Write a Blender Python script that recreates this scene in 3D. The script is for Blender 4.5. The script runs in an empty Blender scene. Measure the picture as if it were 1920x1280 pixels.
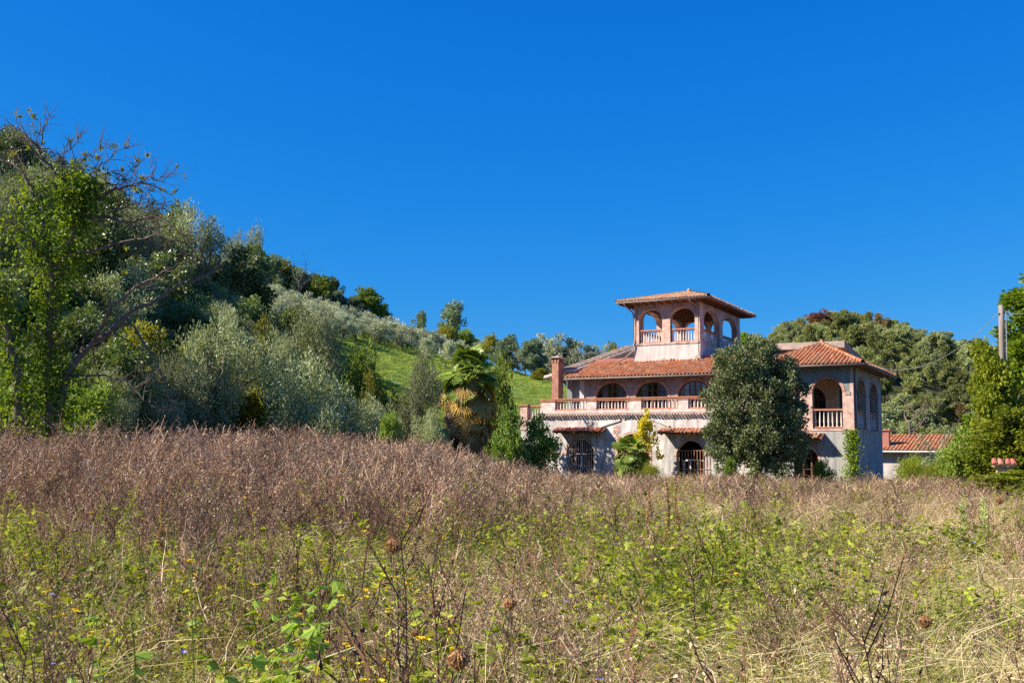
import bpy, math, random
import numpy as np
from mathutils import Vector, Matrix

random.seed(7)
RNG = np.random.default_rng(7)
SC = bpy.context.scene
COL = SC.collection
R_ = math.radians

# ------------------------------------------------------------------ camera
FPX, HORIZON, EYE = 1950.0, 853.0, 1.7
PITCH, ROLL = math.atan((HORIZON - 640) / FPX), R_(0.5)
CF = np.array([0, math.cos(PITCH), math.sin(PITCH)])
_u0 = np.array([0, -math.sin(PITCH), math.cos(PITCH)])
_r0 = np.array([1.0, 0, 0])
CR = _r0 * math.cos(ROLL) + _u0 * math.sin(ROLL)
CU = _u0 * math.cos(ROLL) - _r0 * math.sin(ROLL)
CPOS = np.array([0, 0, EYE])
cam_data = bpy.data.cameras.new('camera')
cam_data.sensor_width = 36.0
cam_data.lens = 36.0 * FPX / 1920.0
cam_data.clip_start = 0.1
cam_data.clip_end = 6000
cam = bpy.data.objects.new('camera', cam_data)
COL.objects.link(cam)
cam.matrix_world = Matrix(((CR[0], CU[0], -CF[0], 0), (CR[1], CU[1], -CF[1], 0), (CR[2], CU[2], -CF[2], EYE), (0, 0, 0, 1)))
SC.camera = cam

# ------------------------------------------------------------------ sky, sun, exposure
SUN_ELEV = R_(36.5)
SUN_H = np.array([-0.979, -0.204])                      # horizontal direction towards the sun
world = bpy.data.worlds.new('World')
SC.world = world
world.use_nodes = True
world.cycles.sampling_method = 'NONE'
wn, wl = world.node_tree.nodes, world.node_tree.links
wn.clear()
sky = wn.new('ShaderNodeTexSky')
sky.sky_type = 'NISHITA'
sky.sun_disc = False
sky.sun_elevation = SUN_ELEV
sky.sun_rotation = math.atan2(SUN_H[0], SUN_H[1])
sky.altitude = 300
sky.air_density = 1.0
sky.dust_density = 0.3
sky.ozone_density = 3.5
# the deep polarised blue of the photograph: one curve per colour channel for the whole sky
SKY_STRENGTH = 0.13
sep = wn.new('ShaderNodeSeparateColor')
comb = wn.new('ShaderNodeCombineColor')
wl.new(sky.outputs[0], sep.inputs[0])
for ch, (gain, power) in enumerate(((0.30, 2.4), (0.272, 0.8), (0.455, 0.32))):
    pre = wn.new('ShaderNodeMath'); pre.operation = 'MULTIPLY'; pre.inputs[1].default_value = SKY_STRENGTH
    pw = wn.new('ShaderNodeMath'); pw.operation = 'POWER'; pw.inputs[1].default_value = power
    post = wn.new('ShaderNodeMath'); post.operation = 'MULTIPLY'; post.inputs[1].default_value = gain / SKY_STRENGTH
    wl.new(sep.outputs[ch], pre.inputs[0]); wl.new(pre.outputs[0], pw.inputs[0]); wl.new(pw.outputs[0], post.inputs[0])
    wl.new(post.outputs[0], comb.inputs[ch])
bg = wn.new('ShaderNodeBackground')
bg.inputs['Strength'].default_value = SKY_STRENGTH
wo = wn.new('ShaderNodeOutputWorld')
wl.new(comb.outputs[0], bg.inputs['Color'])
wl.new(bg.outputs[0], wo.inputs['Surface'])

sun_d = bpy.data.lights.new('sun', 'SUN')
sun_d.energy = 5.0
sun_d.angle = R_(0.5)
sun_d.color = (1.0, 0.91, 0.76)
sun = bpy.data.objects.new('sun', sun_d)
COL.objects.link(sun)
sdir = Vector((SUN_H[0] * math.cos(SUN_ELEV), SUN_H[1] * math.cos(SUN_ELEV), math.sin(SUN_ELEV)))
sun.rotation_euler = sdir.to_track_quat('Z', 'Y').to_euler()
sun.location = (-40, -10, 60)

SC.view_settings.view_transform = 'Standard'
SC.view_settings.look = 'None'
SC.view_settings.exposure = 1.0
SC.view_settings.gamma = 1.0
SC.view_settings.use_curve_mapping = False
SC.cycles.max_bounces = 6
SC.cycles.sample_clamp_indirect = 1.5
SC.cycles.diffuse_bounces = 3
SC.cycles.glossy_bounces = 2
SC.cycles.use_adaptive_sampling = False
SC.cycles.transparent_max_bounces = 8
SC.cycles.use_denoising = False


# ------------------------------------------------------------------ helpers
def ray(x, y):
    return CF + (x - 960) / FPX * CR - (y - 640) / FPX * CU


def at(x, y, depth):
    """point seen at photograph position x, y and standing `depth` metres away"""
    d = ray(x, y)
    return CPOS + d * (depth / d[1])


def px_x(x, depth):
    return at(x, HORIZON, depth)[0]


def tag(o, label=None, cat=None, group=None, kind=None):
    if label: o['label'] = label
    if cat: o['category'] = cat
    if group: o['group'] = group
    if kind: o['kind'] = kind
    return o


def empty(name, loc=(0, 0, 0), rz=0.0):
    o = bpy.data.objects.new(name, None)
    COL.objects.link(o)
    o.location = loc
    o.rotation_euler = (0, 0, rz)
    return o


def obj(name, mesh, mat=None, parent=None, link=True):
    if mat is not None and not mesh.materials:
        mesh.materials.append(mat)
    o = bpy.data.objects.new(name, mesh)
    if link: COL.objects.link(o)
    if parent: o.parent = parent
    return o


def np_mesh(name, V, F, smooth=False):
    """V n x 3, F a list of index arrays (m x 3 or m x 4)"""
    me = bpy.data.meshes.new(name)
    V = np.asarray(V, np.float32)
    me.vertices.add(len(V))
    me.vertices.foreach_set('co', V.ravel())
    F = [np.asarray(f, np.int32) for f in F if len(f)]
    nl = sum(f.size for f in F)
    me.loops.add(nl)
    me.loops.foreach_set('vertex_index', np.concatenate([f.ravel() for f in F]))
    tot = np.concatenate([np.full(len(f), f.shape[1], np.int32) for f in F])
    st = np.concatenate([[0], np.cumsum(tot)[:-1]]).astype(np.int32)
    me.polygons.add(len(tot))
    me.polygons.foreach_set('loop_start', st)
    me.polygons.foreach_set('loop_total', tot)
    me.polygons.foreach_set('use_smooth', np.full(len(tot), smooth, bool))
    me.update(calc_edges=True)
    return me


class MB:
    def __init__(self):
        self.V, self.Q, self.T, self.n = [], [], [], 0

    def add(self, V, Q=None, T=None):
        V = np.asarray(V, float)
        if Q is not None and len(Q): self.Q.append(np.asarray(Q, int) + self.n)
        if T is not None and len(T): self.T.append(np.asarray(T, int) + self.n)
        self.V.append(V)
        self.n += len(V)

    def box(self, x0, x1, y0, y1, z0, z1):
        V = [(x0, y0, z0), (x1, y0, z0), (x1, y1, z0), (x0, y1, z0), (x0, y0, z1), (x1, y0, z1), (x1, y1, z1), (x0, y1, z1)]
        self.add(V, [(0, 3, 2, 1), (4, 5, 6, 7), (0, 1, 5, 4), (1, 2, 6, 5), (2, 3, 7, 6), (3, 0, 4, 7)])

    def hexa(self, P):
        """8 corners: bottom 4 then top 4"""
        self.add(P, [(0, 3, 2, 1), (4, 5, 6, 7), (0, 1, 5, 4), (1, 2, 6, 5), (2, 3, 7, 6), (3, 0, 4, 7)])

    def quad(self, P):
        self.add(P, [(0, 1, 2, 3)])

    def tube(self, pts, rad, sides=6, cap=True):
        pts = np.asarray(pts, float)
        n = len(pts)
        rad = np.broadcast_to(np.asarray(rad, float), (n,)) if np.ndim(rad) == 0 else np.asarray(rad, float)
        t = np.gradient(pts, axis=0)
        t /= np.linalg.norm(t, axis=1, keepdims=True) + 1e-9
        up = np.array([0, 0, 1.0]) if abs(t[0][2]) < 0.9 else np.array([1.0, 0, 0])
        a = np.cross(t, up)
        a /= np.linalg.norm(a, axis=1, keepdims=True) + 1e-9
        b = np.cross(t, a)
        th = np.arange(sides) * 2 * math.pi / sides
        ring = pts[:, None, :] + rad[:, None, None] * (np.cos(th)[None, :, None] * a[:, None, :] + np.sin(th)[None, :, None] * b[:, None, :])
        V = ring.reshape(-1, 3)
        i = np.arange(n - 1)[:, None] * sides
        j = np.arange(sides)[None, :]
        k = (j + 1) % sides
        Q = np.stack([i + j, i + k, i + sides + k, i + sides + j], -1).reshape(-1, 4)
        T = []
        if cap:
            V = np.vstack([V, pts[:1], pts[-1:]])
            c0, c1 = n * sides, n * sides + 1
            T = [(c0, (q + 1) % sides, q) for q in range(sides)] + [(c1, (n - 1) * sides + q, (n - 1) * sides + (q + 1) % sides) for q in range(sides)]
        self.add(V, Q, T)

    def lathe(self, prof, sides=8, c=(0, 0)):
        prof = np.asarray(prof, float)
        th = np.arange(sides) * 2 * math.pi / sides
        V = np.stack([c[0] + prof[:, 0:1] * np.cos(th), c[1] + prof[:, 0:1] * np.sin(th), np.repeat(prof[:, 1:2], sides, 1)], -1).reshape(-1, 3)
        i = np.arange(len(prof) - 1)[:, None] * sides
        j = np.arange(sides)[None, :]
        k = (j + 1) % sides
        self.add(V, np.stack([i + j, i + k, i + sides + k, i + sides + j], -1).reshape(-1, 4))

    def mesh(self, name, smooth=False):
        return np_mesh(name, np.vstack(self.V), self.Q + self.T, smooth)

    def build(self, name, mat, parent=None, smooth=False):
        return obj(name, self.mesh(name, smooth), mat, parent)


def unit(v):
    return v / (np.linalg.norm(v, axis=-1, keepdims=True) + 1e-9)


def rand_unit(n, rng):
    return unit(rng.normal(size=(n, 3)))


def leaf_arrays(P, D, L, W, rng, fold=0.0):
    """diamond leaves: base P, direction D"""
    n = len(P)
    S = unit(np.cross(D, rand_unit(n, rng)))
    L = np.broadcast_to(L, (n,))[:, None]
    W = np.broadcast_to(W, (n,))[:, None]
    N = np.cross(D, S)
    m = P + D * L * 0.45
    V = np.stack([P, m + S * W * 0.5 + N * W * fold, P + D * L, m - S * W * 0.5 + N * W * fold], 1).reshape(-1, 3)
    return V


def leaf_mesh(name, Vs):
    V = np.vstack(Vs)
    Q = np.arange(len(V)).reshape(-1, 4)
    return np_mesh(name, V, [Q])


def smoothstep(a, b, x):
    t = np.clip((x - a) / (b - a), 0, 1)
    return t * t * (3 - 2 * t)


def vnoise(x, y, seed=0):
    """cheap smooth value noise on arrays"""
    x = np.asarray(x, float); y = np.asarray(y, float)
    xi, yi = np.floor(x).astype(int), np.floor(y).astype(int)
    xf, yf = x - xi, y - yi
    def h(i, j):
        n = (i * 374761393 + j * 668265263 + seed * 974711) & 0x7fffffff
        n = ((n ^ (n >> 13)) * 1274126177) & 0x7fffffff
        return ((n ^ (n >> 16)) & 0xffff) / 65535.0
    u, v = xf * xf * (3 - 2 * xf), yf * yf * (3 - 2 * yf)
    return (h(xi, yi) * (1 - u) + h(xi + 1, yi) * u) * (1 - v) + (h(xi, yi + 1) * (1 - u) + h(xi + 1, yi + 1) * u) * v


# ------------------------------------------------------------------ materials
def new_mat(name):
    m = bpy.data.materials.new(name)
    m.use_nodes = True
    nt = m.node_tree
    return m, nt, nt.nodes['Principled BSDF'], nt.nodes['Material Output']


def ramp(nt, stops):
    r = nt.nodes.new('ShaderNodeValToRGB')
    e = r.color_ramp.elements
    while len(e) < len(stops): e.new(0.5)
    for k, (p, c) in enumerate(stops):
        e[k].position = p
        e[k].color = (*c, 1)
    return r


def leaf_mat(name, cols, trans=0.35, rough=0.55, spec=0.3, vary=0.38, tcol=None):
    """colour differs leaf by leaf and plant by plant; part of the light passes through"""
    m, nt, p, out = new_mat(name)
    N, Lk = nt.nodes, nt.links
    geo = N.new('ShaderNodeNewGeometry')
    r = ramp(nt, [(k / max(1, len(cols) - 1), c) for k, c in enumerate(cols)])
    Lk.new(geo.outputs['Random Per Island'], r.inputs[0])
    oi = N.new('ShaderNodeObjectInfo')
    mr = N.new('ShaderNodeMapRange')
    mr.inputs['To Min'].default_value = 1 - vary
    mr.inputs['To Max'].default_value = 1 + vary
    Lk.new(oi.outputs['Random'], mr.inputs['Value'])
    h = N.new('ShaderNodeHueSaturation')
    Lk.new(mr.outputs[0], h.inputs['Value'])
    Lk.new(r.outputs[0], h.inputs['Color'])
    Lk.new(h.outputs[0], p.inputs['Base Color'])
    p.inputs['Roughness'].default_value = rough
    p.inputs['Specular IOR Level'].default_value = spec
    if trans > 0:
        t = N.new('ShaderNodeBsdfTranslucent')
        g = N.new('ShaderNodeMix'); g.data_type = 'RGBA'; g.blend_type = 'MULTIPLY'
        g.inputs[0].default_value = 1.0
        g.inputs[7].default_value = (*(tcol or (1.15, 1.1, 0.45)), 1)
        Lk.new(h.outputs[0], g.inputs[6])
        Lk.new(g.outputs[2], t.inputs['Color'])
        mx = N.new('ShaderNodeMixShader')
        mx.inputs[0].default_value = trans
        Lk.new(p.outputs[0], mx.inputs[1])
        Lk.new(t.outputs[0], mx.inputs[2])
        Lk.new(mx.outputs[0], out.inputs['Surface'])
    return m


def noise_mat(name, cols, scale=2.0, detail=6, rough=0.9, bump=0.0, bscale=None, spec=0.2, island=0.0, stretch=None, cols2=None, scale2=9.0, mix2=0.5):
    m, nt, p, out = new_mat(name)
    N, Lk = nt.nodes, nt.links
    tc = N.new('ShaderNodeTexCoord')
    src = tc.outputs['Object']
    if stretch:
        mp = N.new('ShaderNodeMapping')
        mp.inputs['Scale'].default_value = stretch
        Lk.new(src, mp.inputs['Vector'])
        src = mp.outputs[0]
    n = N.new('ShaderNodeTexNoise')
    n.inputs['Scale'].default_value = scale
    n.inputs['Detail'].default_value = detail
    n.inputs['Roughness'].default_value = 0.62
    Lk.new(src, n.inputs['Vector'])
    r = ramp(nt, [(0.28 + 0.44 * k / max(1, len(cols) - 1), c) for k, c in enumerate(cols)])
    Lk.new(n.outputs['Fac'], r.inputs[0])
    col = r.outputs[0]
    if cols2:
        n2 = N.new('ShaderNodeTexNoise')
        n2.inputs['Scale'].default_value = scale2
        n2.inputs['Detail'].default_value = 5
        Lk.new(tc.outputs['Object'], n2.inputs['Vector'])
        r2 = ramp(nt, [(0.3 + 0.4 * k / max(1, len(cols2) - 1), c) for k, c in enumerate(cols2)])
        Lk.new(n2.outputs['Fac'], r2.inputs[0])
        x = N.new('ShaderNodeMix'); x.data_type = 'RGBA'; x.blend_type = 'MIX'
        x.inputs[0].default_value = mix2
        Lk.new(col, x.inputs[6]); Lk.new(r2.outputs[0], x.inputs[7])
        col = x.outputs[2]
    if island > 0:
        geo = N.new('ShaderNodeNewGeometry')
        mr = N.new('ShaderNodeMapRange')
        mr.inputs['To Min'].default_value = 1 - island
        mr.inputs['To Max'].default_value = 1 + island
        Lk.new(geo.outputs['Random Per Island'], mr.inputs['Value'])
        h = N.new('ShaderNodeHueSaturation')
        Lk.new(mr.outputs[0], h.inputs['Value'])
        Lk.new(col, h.inputs['Color'])
        col = h.outputs[0]
    Lk.new(col, p.inputs['Base Color'])
    p.inputs['Roughness'].default_value = rough
    p.inputs['Specular IOR Level'].default_value = spec
    if bump > 0:
        b = N.new('ShaderNodeBump')
        b.inputs['Strength'].default_value = bump
        nb = N.new('ShaderNodeTexNoise')
        nb.inputs['Scale'].default_value = bscale or scale * 6
        nb.inputs['Detail'].default_value = 4
        Lk.new(tc.outputs['Object'], nb.inputs['Vector'])
        Lk.new(nb.outputs['Fac'], b.inputs['Height'])
        Lk.new(b.outputs[0], p.inputs['Normal'])
    return m


def plaster_mat(name, base, stain, light, streak=0.6, patch=None):
    """weathered render: cloudy tone, vertical water streaks, patches where paint has gone"""
    m, nt, p, out = new_mat(name)
    N, Lk = nt.nodes, nt.links
    tc = N.new('ShaderNodeTexCoord')
    def noise(scale, stretch, detail=6):
        mp = N.new('ShaderNodeMapping'); mp.inputs['Scale'].default_value = stretch
        Lk.new(tc.outputs['Object'], mp.inputs['Vector'])
        n = N.new('ShaderNodeTexNoise'); n.inputs['Scale'].default_value = scale; n.inputs['Detail'].default_value = detail
        n.inputs['Roughness'].default_value = 0.65
        Lk.new(mp.outputs[0], n.inputs['Vector'])
        return n.outputs['Fac']
    c1 = ramp(nt, [(0.35, base), (0.62, light)])
    Lk.new(noise(1.1, (1, 1, 0.7)), c1.inputs[0])
    k = ramp(nt, [(0.44, (0, 0, 0)), (0.68, (1, 1, 1))])
    Lk.new(noise(2.6, (1, 1, 0.14)), k.inputs[0])
    kk = N.new('ShaderNodeMath'); kk.operation = 'MULTIPLY'; kk.inputs[1].default_value = streak
    Lk.new(k.outputs[0], kk.inputs[0])
    x = N.new('ShaderNodeMix'); x.data_type = 'RGBA'
    Lk.new(kk.outputs[0], x.inputs[0]); Lk.new(c1.outputs[0], x.inputs[6]); x.inputs[7].default_value = (*stain, 1)
    col = x.outputs[2]
    if patch:
        k2 = ramp(nt, [(0.58, (0, 0, 0)), (0.62, (1, 1, 1))])
        Lk.new(noise(0.9, (1, 1, 1), 8), k2.inputs[0])
        y = N.new('ShaderNodeMix'); y.data_type = 'RGBA'
        Lk.new(k2.outputs[0], y.inputs[0]); Lk.new(col, y.inputs[6]); y.inputs[7].default_value = (*patch, 1)
        col = y.outputs[2]
    # fine speckle of dirt
    k3 = ramp(nt, [(0.60, (1, 1, 1)), (0.70, (0.55, 0.5, 0.48))])
    Lk.new(noise(9, (1, 1, 1), 3), k3.inputs[0])
    z = N.new('ShaderNodeMix'); z.data_type = 'RGBA'; z.blend_type = 'MULTIPLY'; z.inputs[0].default_value = 0.7
    Lk.new(col, z.inputs[6]); Lk.new(k3.outputs[0], z.inputs[7])
    Lk.new(z.outputs[2], p.inputs['Base Color'])
    p.inputs['Roughness'].default_value = 0.92
    p.inputs['Specular IOR Level'].default_value = 0.15
    b = N.new('ShaderNodeBump'); b.inputs['Strength'].default_value = 0.35; b.inputs['Distance'].default_value = 0.02
    Lk.new(noise(14, (1, 1, 1), 4), b.inputs['Height'])
    Lk.new(b.outputs[0], p.inputs['Normal'])
    return m


def brick_mat(name, c1, c2, mortar, axis='XZ'):
    m, nt, p, out = new_mat(name)
    N, Lk = nt.nodes, nt.links
    tc = N.new('ShaderNodeTexCoord')
    sp = N.new('ShaderNodeSeparateXYZ'); Lk.new(tc.outputs['Object'], sp.inputs[0])
    ad = N.new('ShaderNodeMath'); ad.operation = 'ADD'
    Lk.new(sp.outputs['X'], ad.inputs[0]); Lk.new(sp.outputs['Y'], ad.inputs[1])
    cb = N.new('ShaderNodeCombineXYZ'); Lk.new(ad.outputs[0], cb.inputs['X']); Lk.new(sp.outputs['Z'], cb.inputs['Y'])
    bt = N.new('ShaderNodeTexBrick')
    bt.inputs['Scale'].default_value = 1.0
    bt.inputs['Brick Width'].default_value = 0.27
    bt.inputs['Row Height'].default_value = 0.085
    bt.inputs['Mortar Size'].default_value = 0.012
    bt.inputs['Color1'].default_value = (*c1, 1)
    bt.inputs['Color2'].default_value = (*c2, 1)
    bt.inputs['Mortar'].default_value = (*mortar, 1)
    Lk.new(cb.outputs[0], bt.inputs['Vector'])
    n = N.new('ShaderNodeTexNoise'); n.inputs['Scale'].default_value = 3.0; n.inputs['Detail'].default_value = 5
    Lk.new(tc.outputs['Object'], n.inputs['Vector'])
    r = ramp(nt, [(0.35, (0.72, 0.68, 0.66)), (0.65, (1.15, 1.12, 1.1))])
    Lk.new(n.outputs['Fac'], r.inputs[0])
    x = N.new('ShaderNodeMix'); x.data_type = 'RGBA'; x.blend_type = 'MULTIPLY'; x.inputs[0].default_value = 1
    Lk.new(bt.outputs['Color'], x.inputs[6]); Lk.new(r.outputs[0], x.inputs[7])
    Lk.new(x.outputs[2], p.inputs['Base Color'])
    p.inputs['Roughness'].default_value = 0.9
    b = N.new('ShaderNodeBump'); b.inputs['Strength'].default_value = 0.6; b.inputs['Distance'].default_value = 0.01; b.invert = True
    Lk.new(bt.outputs['Fac'], b.inputs['Height'])
    Lk.new(b.outputs[0], p.inputs['Normal'])
    return m


def flat_mat(name, c, rough=0.7, spec=0.3, metal=0.0):
    m, nt, p, out = new_mat(name)
    p.inputs['Base Color'].default_value = (*c, 1)
    p.inputs['Roughness'].default_value = rough
    p.inputs['Specular IOR Level'].default_value = spec
    p.inputs['Metallic'].default_value = metal
    return m


def tile_mat(name, cols, lichen, amount=0.5):
    m, nt, p, out = new_mat(name)
    N, Lk = nt.nodes, nt.links
    geo = N.new('ShaderNodeNewGeometry')
    r = ramp(nt, [(k / (len(cols) - 1), c) for k, c in enumerate(cols)])
    Lk.new(geo.outputs['Random Per Island'], r.inputs[0])
    tc = N.new('ShaderNodeTexCoord')
    n = N.new('ShaderNodeTexNoise'); n.inputs['Scale'].default_value = 0.9; n.inputs['Detail'].default_value = 9; n.inputs['Roughness'].default_value = 0.75
    Lk.new(tc.outputs['Object'], n.inputs['Vector'])
    k = ramp(nt, [(0.48, (0, 0, 0)), (0.66, (1, 1, 1))]); Lk.new(n.outputs['Fac'], k.inputs[0])
    kk = N.new('ShaderNodeMath'); kk.operation = 'MULTIPLY'; kk.inputs[1].default_value = amount; Lk.new(k.outputs[0], kk.inputs[0])
    x = N.new('ShaderNodeMix'); x.data_type = 'RGBA'
    Lk.new(kk.outputs[0], x.inputs[0]); Lk.new(r.outputs[0], x.inputs[6]); x.inputs[7].default_value = (*lichen, 1)
    Lk.new(x.outputs[2], p.inputs['Base Color'])
    p.inputs['Roughness'].default_value = 0.85
    p.inputs['Specular IOR Level'].default_value = 0.2
    return m


M = {}
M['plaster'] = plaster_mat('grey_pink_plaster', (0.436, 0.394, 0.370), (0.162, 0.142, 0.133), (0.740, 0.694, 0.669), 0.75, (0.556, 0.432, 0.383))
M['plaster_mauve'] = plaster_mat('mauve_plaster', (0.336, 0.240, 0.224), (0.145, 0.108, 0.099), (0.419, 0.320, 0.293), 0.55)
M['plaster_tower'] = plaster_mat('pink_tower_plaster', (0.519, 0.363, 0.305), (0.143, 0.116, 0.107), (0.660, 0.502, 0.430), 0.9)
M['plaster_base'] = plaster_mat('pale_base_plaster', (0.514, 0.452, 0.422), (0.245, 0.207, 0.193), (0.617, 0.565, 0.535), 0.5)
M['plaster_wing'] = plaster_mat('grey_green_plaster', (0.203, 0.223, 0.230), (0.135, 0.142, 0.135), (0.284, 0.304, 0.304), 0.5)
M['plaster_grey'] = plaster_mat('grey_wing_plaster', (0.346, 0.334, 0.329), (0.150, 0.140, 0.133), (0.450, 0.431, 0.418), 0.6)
M['plaster_side_fill'] = plaster_mat('warm_fill_side_plaster', (0.414, 0.351, 0.287), (0.276, 0.230, 0.190), (0.517, 0.443, 0.368), 0.6)  # lighter, warmer copy of the wing plaster, lifting the shaded side against blue skylight
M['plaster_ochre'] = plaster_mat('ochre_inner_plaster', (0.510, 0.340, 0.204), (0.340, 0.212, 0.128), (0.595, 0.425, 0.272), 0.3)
M['brick_pink'] = brick_mat('pink_brick', (0.535, 0.308, 0.242), (0.637, 0.422, 0.349), (0.617, 0.514, 0.452))
M['brick_pale'] = brick_mat('pale_worn_brick', (0.637, 0.473, 0.422), (0.720, 0.597, 0.555), (0.637, 0.576, 0.555))
M['brick_red'] = brick_mat('red_brick', (0.397, 0.130, 0.073), (0.484, 0.208, 0.130), (0.389, 0.286, 0.233))
M['terracotta'] = noise_mat('terracotta', [(0.366, 0.140, 0.078), (0.506, 0.235, 0.148)], 3, bump=0.2)
M['voussoir'] = noise_mat('arch_bricks', [(0.409, 0.201, 0.148), (0.523, 0.305, 0.244)], 4, island=0.25)
M['voussoir_tower'] = noise_mat('tower_arch_bricks', [(0.514, 0.320, 0.247), (0.657, 0.452, 0.371)], 4, island=0.2)
M['tile'] = tile_mat('roof_tiles_orange', [(0.437, 0.136, 0.061), (0.524, 0.194, 0.086), (0.576, 0.271, 0.146), (0.401, 0.155, 0.086), (0.611, 0.368, 0.243)], (0.34, 0.25, 0.13), 0.75)
M['tile_old'] = tile_mat('roof_tiles_lichen', [(0.419, 0.175, 0.098), (0.542, 0.271, 0.146), (0.594, 0.405, 0.268), (0.385, 0.194, 0.122), (0.524, 0.445, 0.389)], (0.34, 0.25, 0.13), 0.7)
M['tile_red'] = tile_mat('awning_tiles_red', [(0.333, 0.086, 0.056), (0.433, 0.146, 0.084), (0.382, 0.121, 0.094), (0.499, 0.259, 0.168)], (0.333, 0.242, 0.112), 0.3)
M['coping'] = noise_mat('worn_coping', [(0.261, 0.191, 0.157), (0.479, 0.375, 0.314)], 2.5, island=0.2)
M['flashing'] = noise_mat('red_flashing', [(0.330, 0.125, 0.099), (0.396, 0.185, 0.145)], 1.5)
M['baluster'] = noise_mat('baluster_stone', [(0.617, 0.535, 0.493), (0.760, 0.700, 0.648)], 5, cols2=[(0.514, 0.349, 0.277), (0.720, 0.637, 0.576)], mix2=0.4)
M['wood_dark'] = noise_mat('dark_brown_wood', [(0.09, 0.035, 0.022), (0.15, 0.06, 0.04)], 6, rough=0.6, spec=0.4)
M['beam'] = noise_mat('roof_beam_wood', [(0.10, 0.045, 0.025), (0.20, 0.09, 0.05)], 5)
M['soffit'] = noise_mat('soffit_boards', [(0.22, 0.12, 0.08), (0.33, 0.20, 0.13)], 3)
M['shutter'] = noise_mat('dark_green_shutter', [(0.035, 0.06, 0.055), (0.06, 0.09, 0.08)], 5, rough=0.6)
M['rust'] = noise_mat('rusty_bars', [(0.450, 0.300, 0.232), (0.690, 0.540, 0.450)], 8, rough=0.8)
M['rust_dark'] = noise_mat('rusty_dark_bars', [(0.324, 0.135, 0.074), (0.486, 0.257, 0.162)], 8, rough=0.8)
M['gutter'] = noise_mat('brown_gutter', [(0.13, 0.10, 0.09), (0.24, 0.18, 0.155)], 4, rough=0.6, spec=0.4)
M['pipe'] = noise_mat('grey_drainpipe', [(0.22, 0.17, 0.15), (0.33, 0.27, 0.24)], 4, rough=0.6)
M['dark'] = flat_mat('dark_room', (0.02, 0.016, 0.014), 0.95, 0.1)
M['curtain'] = noise_mat('pale_curtain', [(0.559, 0.532, 0.559), (0.798, 0.771, 0.771)], 3, stretch=(6, 6, 0.4))
M['white'] = noise_mat('white_paint', [(0.576, 0.557, 0.540), (0.697, 0.688, 0.671)], 6)
M['stucco_white'] = noise_mat('white_moulding', [(0.540, 0.506, 0.488), (0.680, 0.653, 0.636)], 4, cols2=[(0.174, 0.157, 0.148), (0.610, 0.576, 0.557)], scale2=3, mix2=0.35)
M['cable'] = flat_mat('pale_cable', (0.260, 0.252, 0.239), 0.5)
M['wire'] = flat_mat('thin_wire', (0.30, 0.25, 0.22), 0.5)
M['pole'] = noise_mat('weathered_pole', [(0.178, 0.137, 0.113), (0.309, 0.262, 0.232)], 3, stretch=(4, 4, 0.4), bump=0.3)
M['metal'] = flat_mat('dull_aluminium', (0.434, 0.434, 0.434), 0.4, 0.5, 0.6)


def glass_mat():
    m, nt, p, out = new_mat('window_glass')
    N, Lk = nt.nodes, nt.links
    t = N.new('ShaderNodeBsdfTransparent'); t.inputs['Color'].default_value = (0.82, 0.85, 0.86, 1)
    g = N.new('ShaderNodeBsdfGlossy'); g.inputs['Roughness'].default_value = 0.08
    fr = N.new('ShaderNodeFresnel'); fr.inputs['IOR'].default_value = 1.6
    mx = N.new('ShaderNodeMixShader')
    Lk.new(fr.outputs[0], mx.inputs[0]); Lk.new(t.outputs[0], mx.inputs[1]); Lk.new(g.outputs[0], mx.inputs[2])
    Lk.new(mx.outputs[0], out.inputs['Surface'])
    return m


M['glass'] = glass_mat()
# foliage
M['olive'] = leaf_mat('olive_leaf', [(0.148, 0.184, 0.069), (0.283, 0.324, 0.150), (0.463, 0.495, 0.287), (0.218, 0.261, 0.099)], 0.25, 0.5, 0.3)
M['olive_far'] = leaf_mat('far_olive_leaf', [(0.243, 0.280, 0.164), (0.380, 0.412, 0.269), (0.502, 0.529, 0.384)], 0.2, 0.5, 0.4)
M['dark_leaf'] = leaf_mat('dark_evergreen_leaf', [(0.074, 0.121, 0.028), (0.150, 0.203, 0.046), (0.254, 0.297, 0.087)], 0.2, 0.4, 0.5)
M['holm'] = leaf_mat('holm_oak_leaf', [(0.055, 0.081, 0.027), (0.104, 0.137, 0.051), (0.177, 0.207, 0.091), (0.268, 0.287, 0.152)], 0.2, 0.5, 0.25)
M['green_leaf'] = leaf_mat('mid_green_leaf', [(0.110, 0.174, 0.022), (0.180, 0.261, 0.036), (0.280, 0.348, 0.054)], 0.35)
M['laurel'] = leaf_mat('laurel_leaf', [(0.101, 0.189, 0.022), (0.189, 0.319, 0.040), (0.290, 0.435, 0.072), (0.435, 0.522, 0.130)], 0.3, 0.35, 0.6)
M['yellow_leaf'] = leaf_mat('yellow_green_leaf', [(0.125, 0.144, 0.019), (0.259, 0.259, 0.029), (0.346, 0.317, 0.038), (0.173, 0.202, 0.029)], 0.4)
M['gold_leaf'] = leaf_mat('autumn_yellow_leaf', [(0.450, 0.374, 0.025), (0.624, 0.524, 0.044), (0.374, 0.412, 0.038)], 0.45)
M['ivy'] = leaf_mat('ivy_leaf', [(0.086, 0.145, 0.015), (0.196, 0.303, 0.025), (0.330, 0.436, 0.037)], 0.4, 0.5, 0.15)
M['rosette'] = leaf_mat('long_yellow_green_leaf', [(0.208, 0.247, 0.026), (0.364, 0.39, 0.0585), (0.468, 0.442, 0.078)], 0.4)
M['vine'] = leaf_mat('vine_leaf', [(0.123, 0.179, 0.019), (0.245, 0.302, 0.028), (0.377, 0.396, 0.047), (0.160, 0.226, 0.028)], 0.45)
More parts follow.
